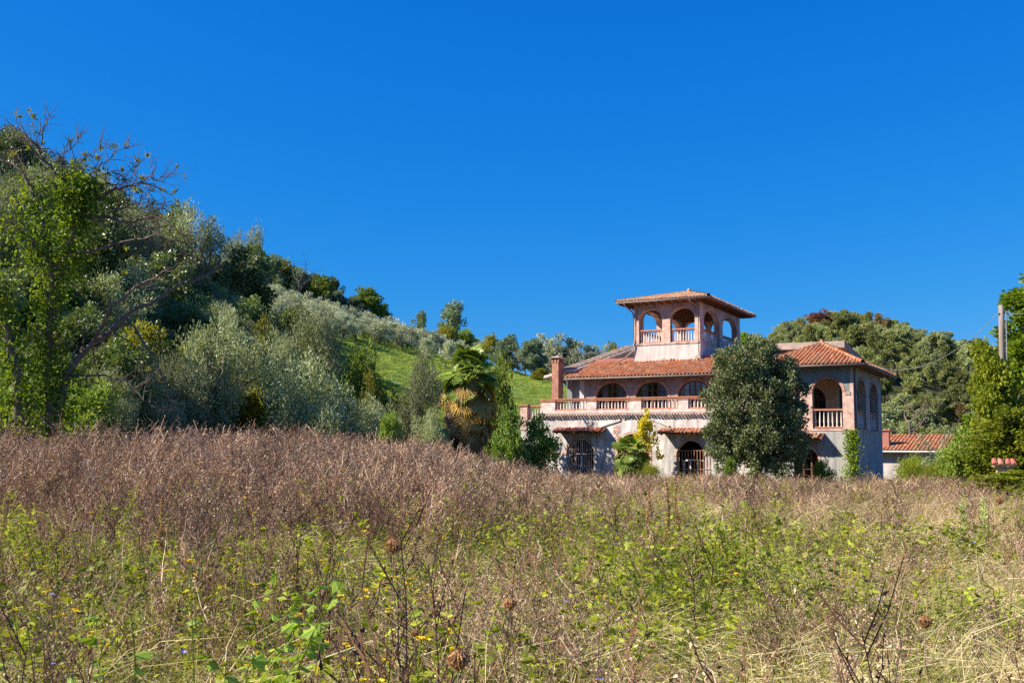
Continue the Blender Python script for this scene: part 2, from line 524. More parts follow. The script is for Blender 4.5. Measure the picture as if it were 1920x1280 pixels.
M['creeper'] = leaf_mat('creeper_leaf', [(0.119, 0.178, 0.017), (0.262, 0.333, 0.029), (0.440, 0.452, 0.048), (0.190, 0.262, 0.024)], 0.45, 0.5, 0.15)
M['cane'] = leaf_mat('blue_green_cane', [(0.175, 0.2375, 0.15), (0.3, 0.3625, 0.25), (0.4, 0.4625, 0.3375)], 0.25)
M['forest'] = leaf_mat('forest_leaf', [(0.130, 0.167, 0.053), (0.247, 0.274, 0.092), (0.362, 0.368, 0.134)], 0.25, vary=0.3)
M['forest_pale'] = leaf_mat('pale_forest_leaf', [(0.229, 0.275, 0.110), (0.341, 0.386, 0.171), (0.455, 0.495, 0.239)], 0.25, vary=0.25)
M['forest_brown'] = leaf_mat('russet_forest_leaf', [(0.224, 0.155, 0.060), (0.328, 0.241, 0.103), (0.259, 0.224, 0.103)], 0.25, vary=0.25)
M['forest_red'] = leaf_mat('red_brown_leaf', [(0.215, 0.071, 0.043), (0.316, 0.122, 0.071), (0.230, 0.115, 0.057)], 0.25)
M['blue_leaf'] = leaf_mat('blue_green_leaf', [(0.099, 0.149, 0.091), (0.182, 0.248, 0.149), (0.281, 0.347, 0.215)], 0.25)
M['palm_green'] = leaf_mat('palm_green', [(0.180, 0.279, 0.037), (0.323, 0.417, 0.067)], 0.3, 0.4, 0.5)
M['palm_gold'] = leaf_mat('palm_gold', [(0.482, 0.344, 0.070), (0.626, 0.422, 0.105), (0.409, 0.265, 0.087)], 0.35)
M['palm_brown'] = leaf_mat('palm_brown', [(0.34, 0.21, 0.09), (0.48, 0.33, 0.17), (0.24, 0.14, 0.06)], 0.25)
M['bark'] = noise_mat('bark', [(0.10, 0.075, 0.055), (0.22, 0.17, 0.13)], 4, stretch=(2, 2, 0.5), bump=0.5)
M['bark_pale'] = noise_mat('pale_bark', [(0.238, 0.189, 0.147), (0.364, 0.315, 0.266)], 4, bump=0.3)
M['bark_dark'] = noise_mat('dark_twig_bark', [(0.07, 0.055, 0.05), (0.15, 0.115, 0.095)], 5, bump=0.3)
# field plants
M['dry'] = leaf_mat('dry_brown_stalk', [(0.25, 0.13, 0.082), (0.42, 0.265, 0.17), (0.13, 0.07, 0.048), (0.68, 0.55, 0.38), (0.31, 0.18, 0.12)], 0.15, 0.85, 0.05, 0.5, (1, 0.8, 0.6))
M['dark_stalk'] = leaf_mat('dark_brown_stalk', [(0.140, 0.070, 0.048), (0.224, 0.119, 0.077), (0.098, 0.056, 0.042)], 0.05, 0.85, 0.05, 0.3)
M['straw'] = leaf_mat('straw_grass', [(0.710, 0.561, 0.320), (0.850, 0.744, 0.458), (0.527, 0.377, 0.195), (0.503, 0.481, 0.172)], 0.3, 0.6, 0.2, 0.25, (1, 0.9, 0.6))
M['grass'] = leaf_mat('green_grass', [(0.143, 0.218, 0.037), (0.258, 0.321, 0.062), (0.385, 0.399, 0.099), (0.514, 0.424, 0.161)], 0.35)
M['herb'] = leaf_mat('herb_leaf', [(0.121, 0.180, 0.025), (0.214, 0.277, 0.037), (0.328, 0.360, 0.053), (0.271, 0.193, 0.063)], 0.35)
M['bush_herb'] = leaf_mat('bushy_herb_leaf', [(0.142, 0.197, 0.022), (0.283, 0.345, 0.034), (0.464, 0.468, 0.056), (0.193, 0.246, 0.034)], 0.4, 0.55, 0.15, 0.3)
M['meadow'] = leaf_mat('meadow_grass_blade', [(0.216, 0.325, 0.054), (0.297, 0.400, 0.072), (0.405, 0.425, 0.120)], 0.35, 0.6, 0.1, 0.2)
M['sprig'] = leaf_mat('bright_sprig_leaf', [(0.18, 0.30, 0.035), (0.28, 0.42, 0.05), (0.40, 0.50, 0.08)], 0.4, 0.5, 0.2, 0.15)
M['flower'] = leaf_mat('yellow_petals', [(0.731, 0.507, 0.019), (0.828, 0.634, 0.049)], 0.3, 0.6, 0.2, 0.1)
M['chicory'] = leaf_mat('blue_petals', [(0.32, 0.34, 0.75), (0.45, 0.45, 0.85)], 0.3, 0.6, 0.2, 0.1, (0.9, 0.9, 1))
M['seed'] = leaf_mat('brown_seed_head', [(0.28, 0.14, 0.06), (0.42, 0.24, 0.11), (0.18, 0.085, 0.04)], 0.15, 0.8, 0.1)


def ground_mat():
    m, nt, p, out = new_mat('ground')
    N, Lk = nt.nodes, nt.links
    geo = N.new('ShaderNodeNewGeometry')
    sp = N.new('ShaderNodeSeparateXYZ'); Lk.new(geo.outputs['Position'], sp.inputs[0])
    def noise(s, d=6):
        n = N.new('ShaderNodeTexNoise'); n.inputs['Scale'].default_value = s; n.inputs['Detail'].default_value = d
        n.inputs['Roughness'].default_value = 0.7
        Lk.new(geo.outputs['Position'], n.inputs['Vector'])
        return n.outputs['Fac']
    field = ramp(nt, [(0.3, (0.04, 0.03, 0.016)), (0.5, (0.07, 0.058, 0.024)), (0.7, (0.05, 0.06, 0.016))])
    Lk.new(noise(0.9), field.inputs[0])
    mead = ramp(nt, [(0.28, (0.13, 0.20, 0.042)), (0.45, (0.17, 0.255, 0.052)), (0.58, (0.20, 0.275, 0.066)), (0.75, (0.25, 0.255, 0.10))])
    Lk.new(noise(0.35, 10), mead.inputs[0])
    mr = N.new('ShaderNodeMapRange'); mr.interpolation_type = 'SMOOTHSTEP'
    mr.inputs['From Min'].default_value = 2.0; mr.inputs['From Max'].default_value = 4.0
    Lk.new(sp.outputs['Z'], mr.inputs['Value'])
    x = N.new('ShaderNodeMix'); x.data_type = 'RGBA'
    Lk.new(mr.outputs[0], x.inputs[0]); Lk.new(field.outputs[0], x.inputs[6]); Lk.new(mead.outputs[0], x.inputs[7])
    # leaf litter under the wood on the far right hill
    wr = N.new('ShaderNodeMapRange'); wr.interpolation_type = 'SMOOTHSTEP'
    wr.inputs['From Min'].default_value = 34.0; wr.inputs['From Max'].default_value = 44.0
    Lk.new(sp.outputs['X'], wr.inputs['Value'])
    x2 = N.new('ShaderNodeMix'); x2.data_type = 'RGBA'
    x2.inputs[7].default_value = (0.05, 0.052, 0.02, 1)
    Lk.new(wr.outputs[0], x2.inputs[0]); Lk.new(x.outputs[2], x2.inputs[6])
    Lk.new(x2.outputs[2], p.inputs['Base Color'])
    p.inputs['Roughness'].default_value = 1.0
    p.inputs['Specular IOR Level'].default_value = 0.1
    b = N.new('ShaderNodeBump'); b.inputs['Strength'].default_value = 0.8; b.inputs['Distance'].default_value = 0.15
    Lk.new(noise(2.2, 8), b.inputs['Height']); Lk.new(b.outputs[0], p.inputs['Normal'])
    return m


M['ground'] = ground_mat()

# ------------------------------------------------------------------ terrain
HILL = [  # bearing (photo x), foot distance, crest distance, crest height
    (-500, 24, 100, 34), (0, 28, 112, 30), (200, 31, 122, 29), (300, 34, 150, 29.5), (480, 44, 180, 27.5), (690, 56, 190, 23.6), (850, 68, 182, 18.2),
    (950, 75, 166, 15.2), (1050, 90, 152, 12.0), (1150, 100, 152, 10.3), (1300, 115, 155, 8), (1500, 130, 160, 3), (1700, 140, 170, 0.5), (3000, 140, 170, 0)]
HS = np.array([(h[0] - 960) / FPX for h in HILL])
HF, HC, HH = (np.array([h[k] for h in HILL], float) for k in (1, 2, 3))
WOOD = [(1150, 0), (1300, 12), (1390, 21.5), (1440, 25), (1510, 28), (1570, 29.5), (1640, 29), (1720, 27), (1790, 24), (1860, 22), (1950, 21), (2300, 22), (3200, 12)]
WS = np.array([(w[0] - 960) / FPX for w in WOOD])
WH = np.array([w[1] for w in WOOD], float)


def ground_z(x, y):
    x = np.asarray(x, float); y = np.asarray(y, float)
    yy = np.maximum(y, 8.0)
    s = x / yy
    f, c, h = (np.interp(s, HS, a) for a in (HF, HC, HH))
    d = np.maximum(y, 0.1)
    t = np.clip((d - f) / (c - f), 0, 1)
    z = h * (0.75 * t + 0.25 * t * t * (3 - 2 * t)) ** 0.92
    z = z * (1 - 0.65 * smoothstep(c, c * 2.2, d))
    w = np.interp(s, WS, WH)
    z = np.maximum(z, w * smoothstep(92, 235, d) * (1 - 0.6 * smoothstep(260, 600, d)))
    # low bank on the left of the field
    z = z + 0.85 * smoothstep(3.0, -8.0, x) * smoothstep(9, 26, y) * (1 - smoothstep(60, 120, y) * 0.5)
    z = z + 0.12 * (vnoise(x * 0.25, y * 0.25, 3) - 0.5) * smoothstep(5, 12, d) * (1 - smoothstep(40, 52, d) * smoothstep(4, 8, x))
    return z


def build_ground():
    gx = np.concatenate([-np.geomspace(2600, 140, 16), np.linspace(-135, 175, 200), np.geomspace(180, 2600, 16)])
    gy = np.concatenate([np.linspace(-60, 0, 8), np.linspace(1.5, 90, 100), np.linspace(91.5, 330, 120), np.geomspace(336, 4200, 24)])
    X, Y = np.meshgrid(gx, gy)
    Z = ground_z(X, Y)
    V = np.stack([X, Y, Z], -1).reshape(-1, 3)
    nx, ny = len(gx), len(gy)
    i, j = np.meshgrid(np.arange(nx - 1), np.arange(ny - 1))
    k = (j * nx + i).ravel()
    Q = np.stack([k, k + 1, k + nx + 1, k + nx], 1)
    o = obj('ground', np_mesh('ground', V, [Q], True), M['ground'])
    tag(o, 'field and green hillside ground under the weeds', 'ground', kind='structure')


build_ground()


# ------------------------------------------------------------------ the villa
# local frame: x along the front to the right, y into the house, z up; origin at the foot of the front right corner
VILLA_ROT = R_(-29)
_c = at(1603, 858.6, 56.0)
villa = empty('villa', (_c[0], _c[1], 0.0), VILLA_ROT)
tag(villa, 'derelict pink and grey villa with tiled roofs, arcades and an open lookout tower', 'house')
FRONT = lambda a, d, z: (a, d, z)          # a = x, d = depth behind the face


def side_map(x0, sgn):
    """a runs along y, d goes into the wall from the face x = x0"""
    return lambda a, d, z: (x0 - sgn * d, a, z)


def arch_top(a, o):
    a0, a1, zb, zs, zt = o
    c, h = (a0 + a1) / 2, (a1 - a0) / 2
    return zs + (zt - zs) * math.sqrt(max(0.0, 1 - ((a - c) / h) ** 2))


def arch_wall(name, mat, mp, a0, a1, z0, z1, d0, d1, openings, parent, seg=14):
    mb = MB()
    def q(P): mb.quad([mp(*p) for p in P])
    cuts = [a0]
    for o in openings: cuts += [o[0], o[1]]
    cuts.append(a1)
    for i in range(0, len(cuts), 2):
        b0, b1 = cuts[i], cuts[i + 1]
        if b1 - b0 < 1e-6: continue
        q([(b0, d0, z0), (b1, d0, z0), (b1, d0, z1), (b0, d0, z1)])
        q([(b1, d1, z0), (b0, d1, z0), (b0, d1, z1), (b1, d1, z1)])
    for o in openings:
        b0, b1, zb, zs, zt = o
        xs = [b0 + (b1 - b0) * (0.5 - 0.5 * math.cos(math.pi * k / seg)) for k in range(seg + 1)]
        for k in range(seg):
            p, r = xs[k], xs[k + 1]
            tp, tr = arch_top(p, o), arch_top(r, o)
            for d, flip in ((d0, False), (d1, True)):
                P = [(p, d, tp), (r, d, tr), (r, d, z1), (p, d, z1)]
                q(P[::-1] if flip else P)
                if zb > z0 + 1e-6:
                    P = [(p, d, z0), (r, d, z0), (r, d, zb), (p, d, zb)]
                    q(P[::-1] if flip else P)
            q([(p, d1, tp), (r, d1, tr), (r, d0, tr), (p, d0, tp)])
        for b in (b0, b1):
            q([(b, d0, zb), (b, d1, zb), (b, d1, zs), (b, d0, zs)])
        if zb > z0 + 1e-6:
            q([(b0, d0, zb), (b1, d0, zb), (b1, d1, zb), (b0, d1, zb)])
    for a in (a0, a1):
        q([(a, d0, z0), (a, d1, z0), (a, d1, z1), (a, d0, z1)])
    q([(a0, d0, z1), (a1, d0, z1), (a1, d1, z1), (a0, d1, z1)])
    q([(a0, d0, z0), (a1, d0, z0), (a1, d1, z0), (a0, d1, z0)])
    return mb.build(name, mat, parent)


def arch_ring(mp, o, mat, parent, w=0.16, proud=0.025, n=21, legs=0.0, name='brick_arch'):
    """radial bricks round the head of an opening"""
    mb = MB()
    a0, a1, zb, zs, zt = o
    c, h, r = (a0 + a1) / 2, (a1 - a0) / 2, zt - zs
    g = 0.06
    for k in range(n):
        t0, t1 = math.pi * (k + g) / n, math.pi * (k + 1 - g) / n
        P = []
        for d in (-proud, 0.06):
            for t, e in ((t0, -0.004), (t1, -0.004), (t1, w), (t0, w)):
                P.append(mp(c - (h + e) * math.cos(t), d, zs + (r + e) * math.sin(t)))
        mb.hexa(P)
    if legs > 0:
        m = int((zs - legs) / 0.085)
        for k in range(m):
            z0 = zs - (k + 1) * 0.085 + 0.008
            for (e0, e1) in ((a0 - w, a0 + 0.004), (a1 - 0.004, a1 + w)):
                P = [mp(e0, -proud, z0), mp(e1, -proud, z0), mp(e1, 0.06, z0), mp(e0, 0.06, z0)]
                P += [mp(e0, -proud, z0 + 0.069), mp(e1, -proud, z0 + 0.069), mp(e1, 0.06, z0 + 0.069), mp(e0, 0.06, z0 + 0.069)]
                mb.hexa(P)
    o_ = mb.build(name, mat, parent)
    tag(o_, kind='stuff')
    return o_


def bx(name, mat, x0, x1, y0, y1, z0, z1, parent=None):
    mb = MB(); mb.box(x0, x1, y0, y1, z0, z1)
    return mb.build(name, mat, parent or villa)


def tiles_on(mb, P0, along, up, w_eave, inside, col=0.23, row=0.34, rng=RNG, r=0.085, lift=0.05, jit=1.0):
    """half-round cover tiles laid in courses on the slope that starts at P0"""
    P0, along, up = (np.asarray(q, float) for q in (P0, along, up))
    nrm = np.cross(along, up)
    nrm /= np.linalg.norm(nrm)
    L = np.linalg.norm(up)
    upu = up / L
    nc, nr = int(w_eave / col), int(L / row) + 1
    th = np.linspace(0, math.pi, 5)
    for i in range(nc):
        for j in range(nr):
            a, b = (i + 0.5) * col, (j + 0.5) * row
            if b > L or not inside(a, b): continue
            ja, jr = rng.normal(0, 0.008 * jit), rng.normal(0, 0.035 * jit)
            c0 = P0 + along * (a + ja) + upu * (b - row * 0.62 + rng.normal(0, 0.012 * jit))
            c1 = c0 + upu * row * 1.2 + along * jr * row
            r0, r1 = r * rng.uniform(0.98, 1.12), r * 0.85
            V = []
            for c, rr, h in ((c0, r0, lift * 1.0), (c1, r1, 0.012)):
                for t in th:
                    V.append(c + along * rr * math.cos(t) + nrm * (rr * 0.85 * math.sin(t) + h))
            mb.add(V, [(k, k + 1, k + 6, k + 5) for k in range(4)], [(0, 1, 4), (1, 3, 4), (1, 2, 3)])


def ridge_caps(mb, A, B, r=0.12, step=0.36, rng=RNG):
    A, B = np.asarray(A, float), np.asarray(B, float)
    d = B - A
    L = np.linalg.norm(d)
    t = d / L
    s = unit(np.cross(t, [0, 0, 1.0]))
    nrm = np.cross(s, t)
    th = np.linspace(-0.25, math.pi + 0.25, 6)
    n = int(L / step)
    for k in range(n):
        c0 = A + t * k * step + s * rng.normal(0, 0.02)
        c1 = c0 + t * step * 1.2
        V = []
        for c, rr, h in ((c0, r * 1.12, 0.045), (c1, r * 0.9, 0.015)):
            for q in th: V.append(c + s * rr * math.cos(q) + nrm * (rr * math.sin(q) + h))
        mb.add(V, [(k2, k2 + 1, k2 + 7, k2 + 6) for k2 in range(5)])


def hip_roof(name, x0, x1, y0, y1, ze, apex, mat, thick=0.14, parent=None, tname='roof_tiles'):
    """pyramid roof: boarded body, tiles on four slopes, caps on the hips"""
    parent = parent or villa
    C = [np.array(p, float) for p in ((x0, y0, ze), (x1, y0, ze), (x1, y1, ze), (x0, y1, ze))]
    A = np.array(apex, float)
    mb = MB()
    up = np.array([0, 0, thick])
    V = [c for c in C] + [c + up for c in C] + [A + up]
    mb.add(V, [(0, 3, 2, 1), (0, 1, 5, 4), (1, 2, 6, 5), (2, 3, 7, 6), (3, 0, 4, 7)], [(4, 5, 8), (5, 6, 8), (6, 7, 8), (7, 4, 8)])
    body = mb.build(name, M['soffit'], parent)
    tb = MB()
    for k in range(4):
        p, q = C[k] + up, C[(k + 1) % 4] + up
        w = np.linalg.norm(q - p)
        al = (q - p) / w
        foot = p + al * np.dot(A + up - p, al)
        s = np.dot(A + up - p, al)
        upv = A + up - foot
        L = np.linalg.norm(upv)
        tiles_on(tb, p - upv / L * 0.06, al, upv, w, lambda a, b, s=s, L=L, w=w: (a > b / L * s - 0.1) and (a < w - b / L * (w - s) + 0.1))
    o = tb.build(tname, mat, body)
    tag(o, kind='stuff')
    rb = MB()
    for k in range(4): ridge_caps(rb, C[k] + up, A + up)
    tag(rb.build('hip_tiles', mat, body), kind='stuff')
    fb = MB()
    fb.lathe([(0.0, A[2] + up[2] + 0.30), (0.06, A[2] + up[2] + 0.26), (0.10, A[2] + up[2] + 0.16), (0.20, A[2] + up[2] + 0.02)], 8, (A[0], A[1]))
    fb.build('finial_tile', mat, body)
    return body


BAL = None


def baluster_mesh(h=0.66, r=0.055):
    mb = MB()
    prof = [(0.9, 0), (0.9, 0.07), (0.55, 0.12), (0.95, 0.33), (0.75, 0.5), (0.5, 0.78), (0.62, 0.86), (0.9, 0.93), (0.9, 1.0)]
    mb.lathe([(r * a, h * b) for a, b in prof], 6)
    me = mb.mesh('baluster', True)
    me.materials.append(M['baluster'])
    return me


def balustrade(mp, a0, a1, zf, zr, d, n, parent, name='balustrade', mesh=None):
    """rail and foot rail with turned balusters between"""
    mb = MB()
    def bb(b0, b1, dd0, dd1, z0, z1):
        mb.hexa([mp(b0, dd0, z0), mp(b1, dd0, z0), mp(b1, dd1, z0), mp(b0, dd1, z0), mp(b0, dd0, z1), mp(b1, dd0, z1), mp(b1, dd1, z1), mp(b0, dd1, z1)])
    bb(a0, a1, d - 0.13, d + 0.13, zr - 0.09, zr)
    o = mb.build(name, M['terracotta'], parent)
    mb = MB()
    bb(a0, a1, d - 0.10, d + 0.10, zf, zf + 0.08)
    mb.build('foot_rail', M['terracotta'], o)
    h = (zr - 0.09) - (zf + 0.08)
    for k in range(n):
        a = a0 + (a1 - a0) * (k + 0.5) / n
        b = bpy.data.objects.new('baluster', mesh or BAL)
        COL.objects.link(b)
        b.parent = o
        b.location = mp(a, d, zf + 0.08)
        b.scale = (1, 1, h / 0.66)
        b.rotation_euler = (random.gauss(0, 0.012), random.gauss(0, 0.012), random.random() * 6)
    return o


def arched_window(mp, o, d, ncol, rows, parent, mat=None, glass=True, inner=None, name='arched_window'):
    """frame with glazing bars; each pane a piece of its own"""
    mat = mat or M['wood_dark']
    a0, a1, zb, zs, zt = o
    fr = MB()
    c, h, r = (a0 + a1) / 2, (a1 - a0) / 2, zt - zs
    w = 0.075
    n = 16
    path = [(a0, zb), (a0, zs)] + [(c - h * math.cos(math.pi * k / n), zs + r * math.sin(math.pi * k / n)) for k in range(1, n)] + [(a1, zs), (a1, zb)]
    pin = [(c + (a - c) * (1 - w / h), zb + (z - zb) * (1 - w / (zt - zb))) for a, z in path]
    for k in range(len(path) - 1):
        (p0, p1), (q0, q1) = (path[k], path[k + 1]), (pin[k], pin[k + 1])
        fr.hexa([mp(p0[0], d, p0[1]), mp(p1[0], d, p1[1]), mp(q1[0], d, q1[1]), mp(q0[0], d, q0[1]),
                 mp(p0[0], d + 0.06, p0[1]), mp(p1[0], d + 0.06, p1[1]), mp(q1[0], d + 0.06, q1[1]), mp(q0[0], d + 0.06, q0[1])])
    def vbar(a, bw, za, zc, dd=0.005):
        fr.hexa([mp(a - bw, d + dd, za), mp(a + bw, d + dd, za), mp(a + bw, d + dd + 0.045, za), mp(a - bw, d + dd + 0.045, za),
                 mp(a - bw, d + dd, zc), mp(a + bw, d + dd, zc), mp(a + bw, d + dd + 0.045, zc), mp(a - bw, d + dd + 0.045, zc)])
    ti = lambda a: arch_top(min(max(a, a0 + 0.02), a1 - 0.02), o) - 0.03
    xs = [a0 + (a1 - a0) * k / ncol for k in range(ncol + 1)]
    for k in range(1, ncol):
        vbar(xs[k], 0.05 if k * 2 == ncol or ncol < 4 else (0.045 if k % 2 == 0 else 0.02), zb, ti(xs[k]))
    zs_rows = [zb] + [zb + (zt - zb) * q for q in rows] + [zt]
    for z in zs_rows[1:-1]:
        # the bar only spans where the arch is higher than it
        span = [a for a in np.linspace(a0 + 0.03, a1 - 0.03, 41) if arch_top(a, o) > z + 0.02]
        if span:
            fr.hexa([mp(span[0], d + 0.012, z - 0.018), mp(span[-1], d + 0.012, z - 0.018), mp(span[-1], d + 0.047, z - 0.018), mp(span[0], d + 0.047, z - 0.018),
                     mp(span[0], d + 0.012, z + 0.018), mp(span[-1], d + 0.012, z + 0.018), mp(span[-1], d + 0.047, z + 0.018), mp(span[0], d + 0.047, z + 0.018)])
    fo = fr.build(name, mat, parent)
    if glass:
        for k in range(ncol):
            for j in range(len(zs_rows) - 1):
                pa = np.linspace(xs[k], xs[k + 1], 5)
                lo = zs_rows[j]
                top = [min(zs_rows[j + 1], arch_top(min(max(a, a0), a1), o) - 0.01) for a in pa]
                if max(top) < lo + 0.04: continue
                top = [max(t, lo + 0.001) for t in top]
                V = [mp(a, d + 0.03, lo) for a in pa] + [mp(a, d + 0.03, t) for a, t in zip(pa, top)]
                V += [mp(a, d + 0.034, lo) for a in pa] + [mp(a, d + 0.034, t) for a, t in zip(pa, top)]
                Q = [(i, i + 1, i + 6, i + 5) for i in range(4)] + [(i + 11, i + 10, i + 15, i + 16) for i in range(4)]
                mb = MB(); mb.add(V, Q)
                mb.build('pane', M['glass'], fo)
    return fo


def grille(mp, o, d, n, mat, parent, flat_top=None, extra=()):
    """iron grille of upright bars, tied by cross bars; every bar is a piece"""
    a0, a1, zb, zs, zt = o
    bars = []
    for z in list(extra):
        span = [a for a in np.linspace(a0, a1, 41) if (flat_top or arch_top(a, o)) > z]
        bars.append([mp(span[0], d, z), mp(span[-1], d, z)])
    if flat_top: bars.append([mp(a0 - 0.03, d, flat_top), mp(a1 + 0.03, d, flat_top)])
    g = None
    for q in bars:
        mb = MB(); mb.tube(q, 0.018, 5)
        c = mb.build('cross_bar' if g else 'window_grille', mat, g or parent)
        g = g or c
    for k in range(n):
        a = a0 + (a1 - a0) * (k + 0.5) / n
        top = flat_top or arch_top(a, o) - 0.01
        b = MB(); b.tube([mp(a, d, zb), mp(a, d, top)], 0.022, 5)
        b.build('bar', mat, g)
    return g


def pipe(name, pts, r, mat, sides=8, parent=None):
    mb = MB(); mb.tube(pts, r, sides)
    return mb.build(name, mat, parent or villa, True)


def awning(x0, x1, zf, zb, dep, mat, parent, brackets=True):
    mb = MB()
    t = 0.07
    mb.hexa([(x0, -dep, zf - t), (x1, -dep, zf - t), (x1, 0.02, zb - t), (x0, 0.02, zb - t), (x0, -dep, zf), (x1, -dep, zf), (x1, 0.02, zb), (x0, 0.02, zb)])
    for k in range(3):
        a = x0 + (x1 - x0) * (0.06 + 0.44 * k)
        mb.hexa([(a, -dep + 0.08, zf - t - 0.07), (a + 0.09, -dep + 0.08, zf - t - 0.07), (a + 0.09, 0, zb - t - 0.07), (a, 0, zb - t - 0.07),
                 (a, -dep + 0.08, zf - t), (a + 0.09, -dep + 0.08, zf - t), (a + 0.09, 0, zb - t), (a, 0, zb - t)])
    o = mb.build('awning', M['beam'], parent)
    tb = MB()
    tiles_on(tb, (x0, -dep - 0.05, zf), (1, 0, 0), (0, dep, zb - zf), x1 - x0, lambda a, b: True, col=0.2, row=0.36, r=0.08, jit=2.2)
    tag(tb.build('awning_tiles', mat, o), kind='stuff')
    return o


def build_villa():
    global BAL
    BAL = baluster_mesh()
    rv = np.random.default_rng(11)
    WX, WD, WF = -4.95, 8.6, 3.28            # wing: left end, depth, floor height
    # ---- ground floor -----------------------------------------------------------
    g_open = [(-17.16, -15.29, 0.35, 1.75, 2.72), (-13.75, -11.75, 0.05, 2.1, 3.02), (-10.05, -8.35, 0.35, 1.75, 2.62)]
    arch_wall('terrace_wall', M['plaster'], FRONT, -18.92, WX - 0.002, 0, 4.18, 0, 0.4, g_open, villa)
    for o in g_open[0::2]: arch_ring(FRONT, o, M['voussoir_tower'], villa, 0.14, 0.03, 23)
    arch_ring(FRONT, g_open[1], M['voussoir_tower'], villa, 0.17, 0.03, 23, legs=0.3)
    w_open = [(-3.25, -1.92, 0.3, 1.5, 2.25)]
    arch_wall('wing_base_wall', M['plaster_grey'], FRONT, WX, 0, 0, WF - 0.11, 0.0, 0.4, w_open, villa)
    arch_ring(FRONT, w_open[0], M['voussoir_tower'], villa, 0.14, 0.03, 19)
    bx('wing_side_wall', M['plaster_side_fill'], -0.4, 0.0, 0.402, WD, 0, WF - 0.11)
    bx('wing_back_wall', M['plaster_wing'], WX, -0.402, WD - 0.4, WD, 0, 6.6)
    bx('corner_bricks', M['brick_pink'], -0.14, 0.012, -0.012, 0.16, 0, WF - 0.112)
    bx('left_end_wall', M['plaster'], -20.5, -18.922, 0.3, 6, 0, 3.78)
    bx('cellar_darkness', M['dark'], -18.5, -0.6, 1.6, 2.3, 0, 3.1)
    # things inside the ground floor windows
    arched_window(FRONT, g_open[0], 0.30, 4, [0.3, 0.62], villa, M['white'])
    arched_window(FRONT, (-9.75, -8.45, 0.4, 1.5, 1.55), 0.34, 3, [0.5], villa, M['white'])
    arched_window(FRONT, w_open[0], 0.3, 3, [0.4, 0.7], villa, M['wood_dark'])
    mb = MB()
    for k in range(2): mb.box(-13.7 + k * 1.0, -12.76 + k * 1.0, 0.22, 0.28, 0.06, 2.1)
    mb.build('plank_door', M['rust_dark'], villa)
    grille(FRONT, g_open[0], 0.06, 13, M['rust'], villa, extra=(1.15,))
    grille(FRONT, (-9.95, -7.95, 0.35, 2.0, 2.05), -0.05, 11, M['rust_dark'], villa, flat_top=2.06, extra=(1.0,))
    grille(FRONT, g_open[1], 0.08, 12, M['rust_dark'], villa, extra=(1.15, 0.6))
    # pediment moulding, broken in places
    for (p, q) in (((-14.75, 3.50), (-13.55, 3.86)), ((-13.35, 3.92), (-12.95, 4.08)), ((-11.75, 3.98), (-10.45, 3.47))):
        n = unit(np.array([-(q[1] - p[1]), q[0] - p[0]])) * 0.055
        mb = MB()
        mb.hexa([(p[0] - n[0], -0.07, p[1] - n[1]), (q[0] - n[0], -0.07, q[1] - n[1]), (q[0] - n[0], 0.02, q[1] - n[1]), (p[0] - n[0], 0.02, p[1] - n[1]),
                 (p[0] + n[0], -0.07, p[1] + n[1]), (q[0] + n[0], -0.07, q[1] + n[1]), (q[0] + n[0], 0.02, q[1] + n[1]), (p[0] + n[0], 0.02, p[1] + n[1])])
        mb.build('pediment_moulding', M['stucco_white'], villa)
    # bare brick patch beside the middle door
    mb = MB()
    for r in range(14):
        for c in range(3):
            if rv.random() < 0.55:
                x = -14.02 + c * 0.13 + (r % 2) * 0.05 + rv.normal(0, 0.01)
                mb.box(x, x + 0.115, -0.012, 0.03, 2.35 + r * 0.085, 2.35 + r * 0.085 + 0.065)
    tag(mb.build('bare_bricks', M['voussoir'], villa), kind='stuff')
    bx('wall_bracket', M['gutter'], -11.25, -10.85, -0.06, 0.02, 1.72, 1.76)
    # awnings
    awning(-17.75, -14.45, 3.14, 3.42, 0.78, M['tile_red'], villa)
    awning(-10.95, -7.75, 3.06, 3.36, 0.78, M['tile'], villa)
    awning(-4.5, -1.55, 2.74, 3.05, 0.78, M['tile'], villa)
    # ---- terrace ----------------------------------------------------------------
    mb = MB()
    mb.box(-18.92, WX, -0.02, 2.6, 4.18, 4.30)
    mb.build('terrace_floor', M['coping'], villa)
    bx('terrace_kerb', M['brick_pale'], -18.92, WX, -0.03, 0.28, 4.302, 4.47)
    tb = MB()
    tiles_on(tb, (-18.95, -0.17, 4.10), (1, 0, 0), (0, 0.2, 0.10), 13.9, lambda a, b: b < 0.3, col=0.19, row=0.34, r=0.075, lift=0.02)
    tag(tb.build('cornice_tiles', M['coping'], villa), kind='stuff')
    peds = [(-18.92, -17.94), (-15.76, -15.13), (-12.98, -12.22), (-9.90, -9.30), (-7.1, -6.45)]
    for a, b in peds:
        p = bx('pedestal', M['brick_pale'], a, b, -0.035, 0.30, 4.472, 5.02)
        bx('pedestal_cap', M['terracotta'], a - 0.05, b + 0.05, -0.08, 0.34, 5.022, 5.09, p)
    bx('rail_coping', M['terracotta'], -18.97, -6.4, -0.05, 0.31, 5.134, 5.20)
    for k in range(4):
        balustrade(FRONT, peds[k][1] + 0.002, peds[k + 1][0] - 0.002, 4.473, 5.13, 0.12, 10, villa)
    # lower landing on the left
    p = bx('pedestal', M['brick_pink'], -20.55, -20.05, 0.25, 0.75, 3.3, 4.80)
    bx('pedestal_cap', M['terracotta'], -20.62, -19.98, 0.18, 0.82, 4.802, 4.90, p)
    bx('landing_floor', M['coping'], -20.6, -18.93, 0.25, 6, 3.78, 3.92)
    balustrade(FRONT, -20.04, -18.94, 3.95, 4.86, 0.5, 6, villa)
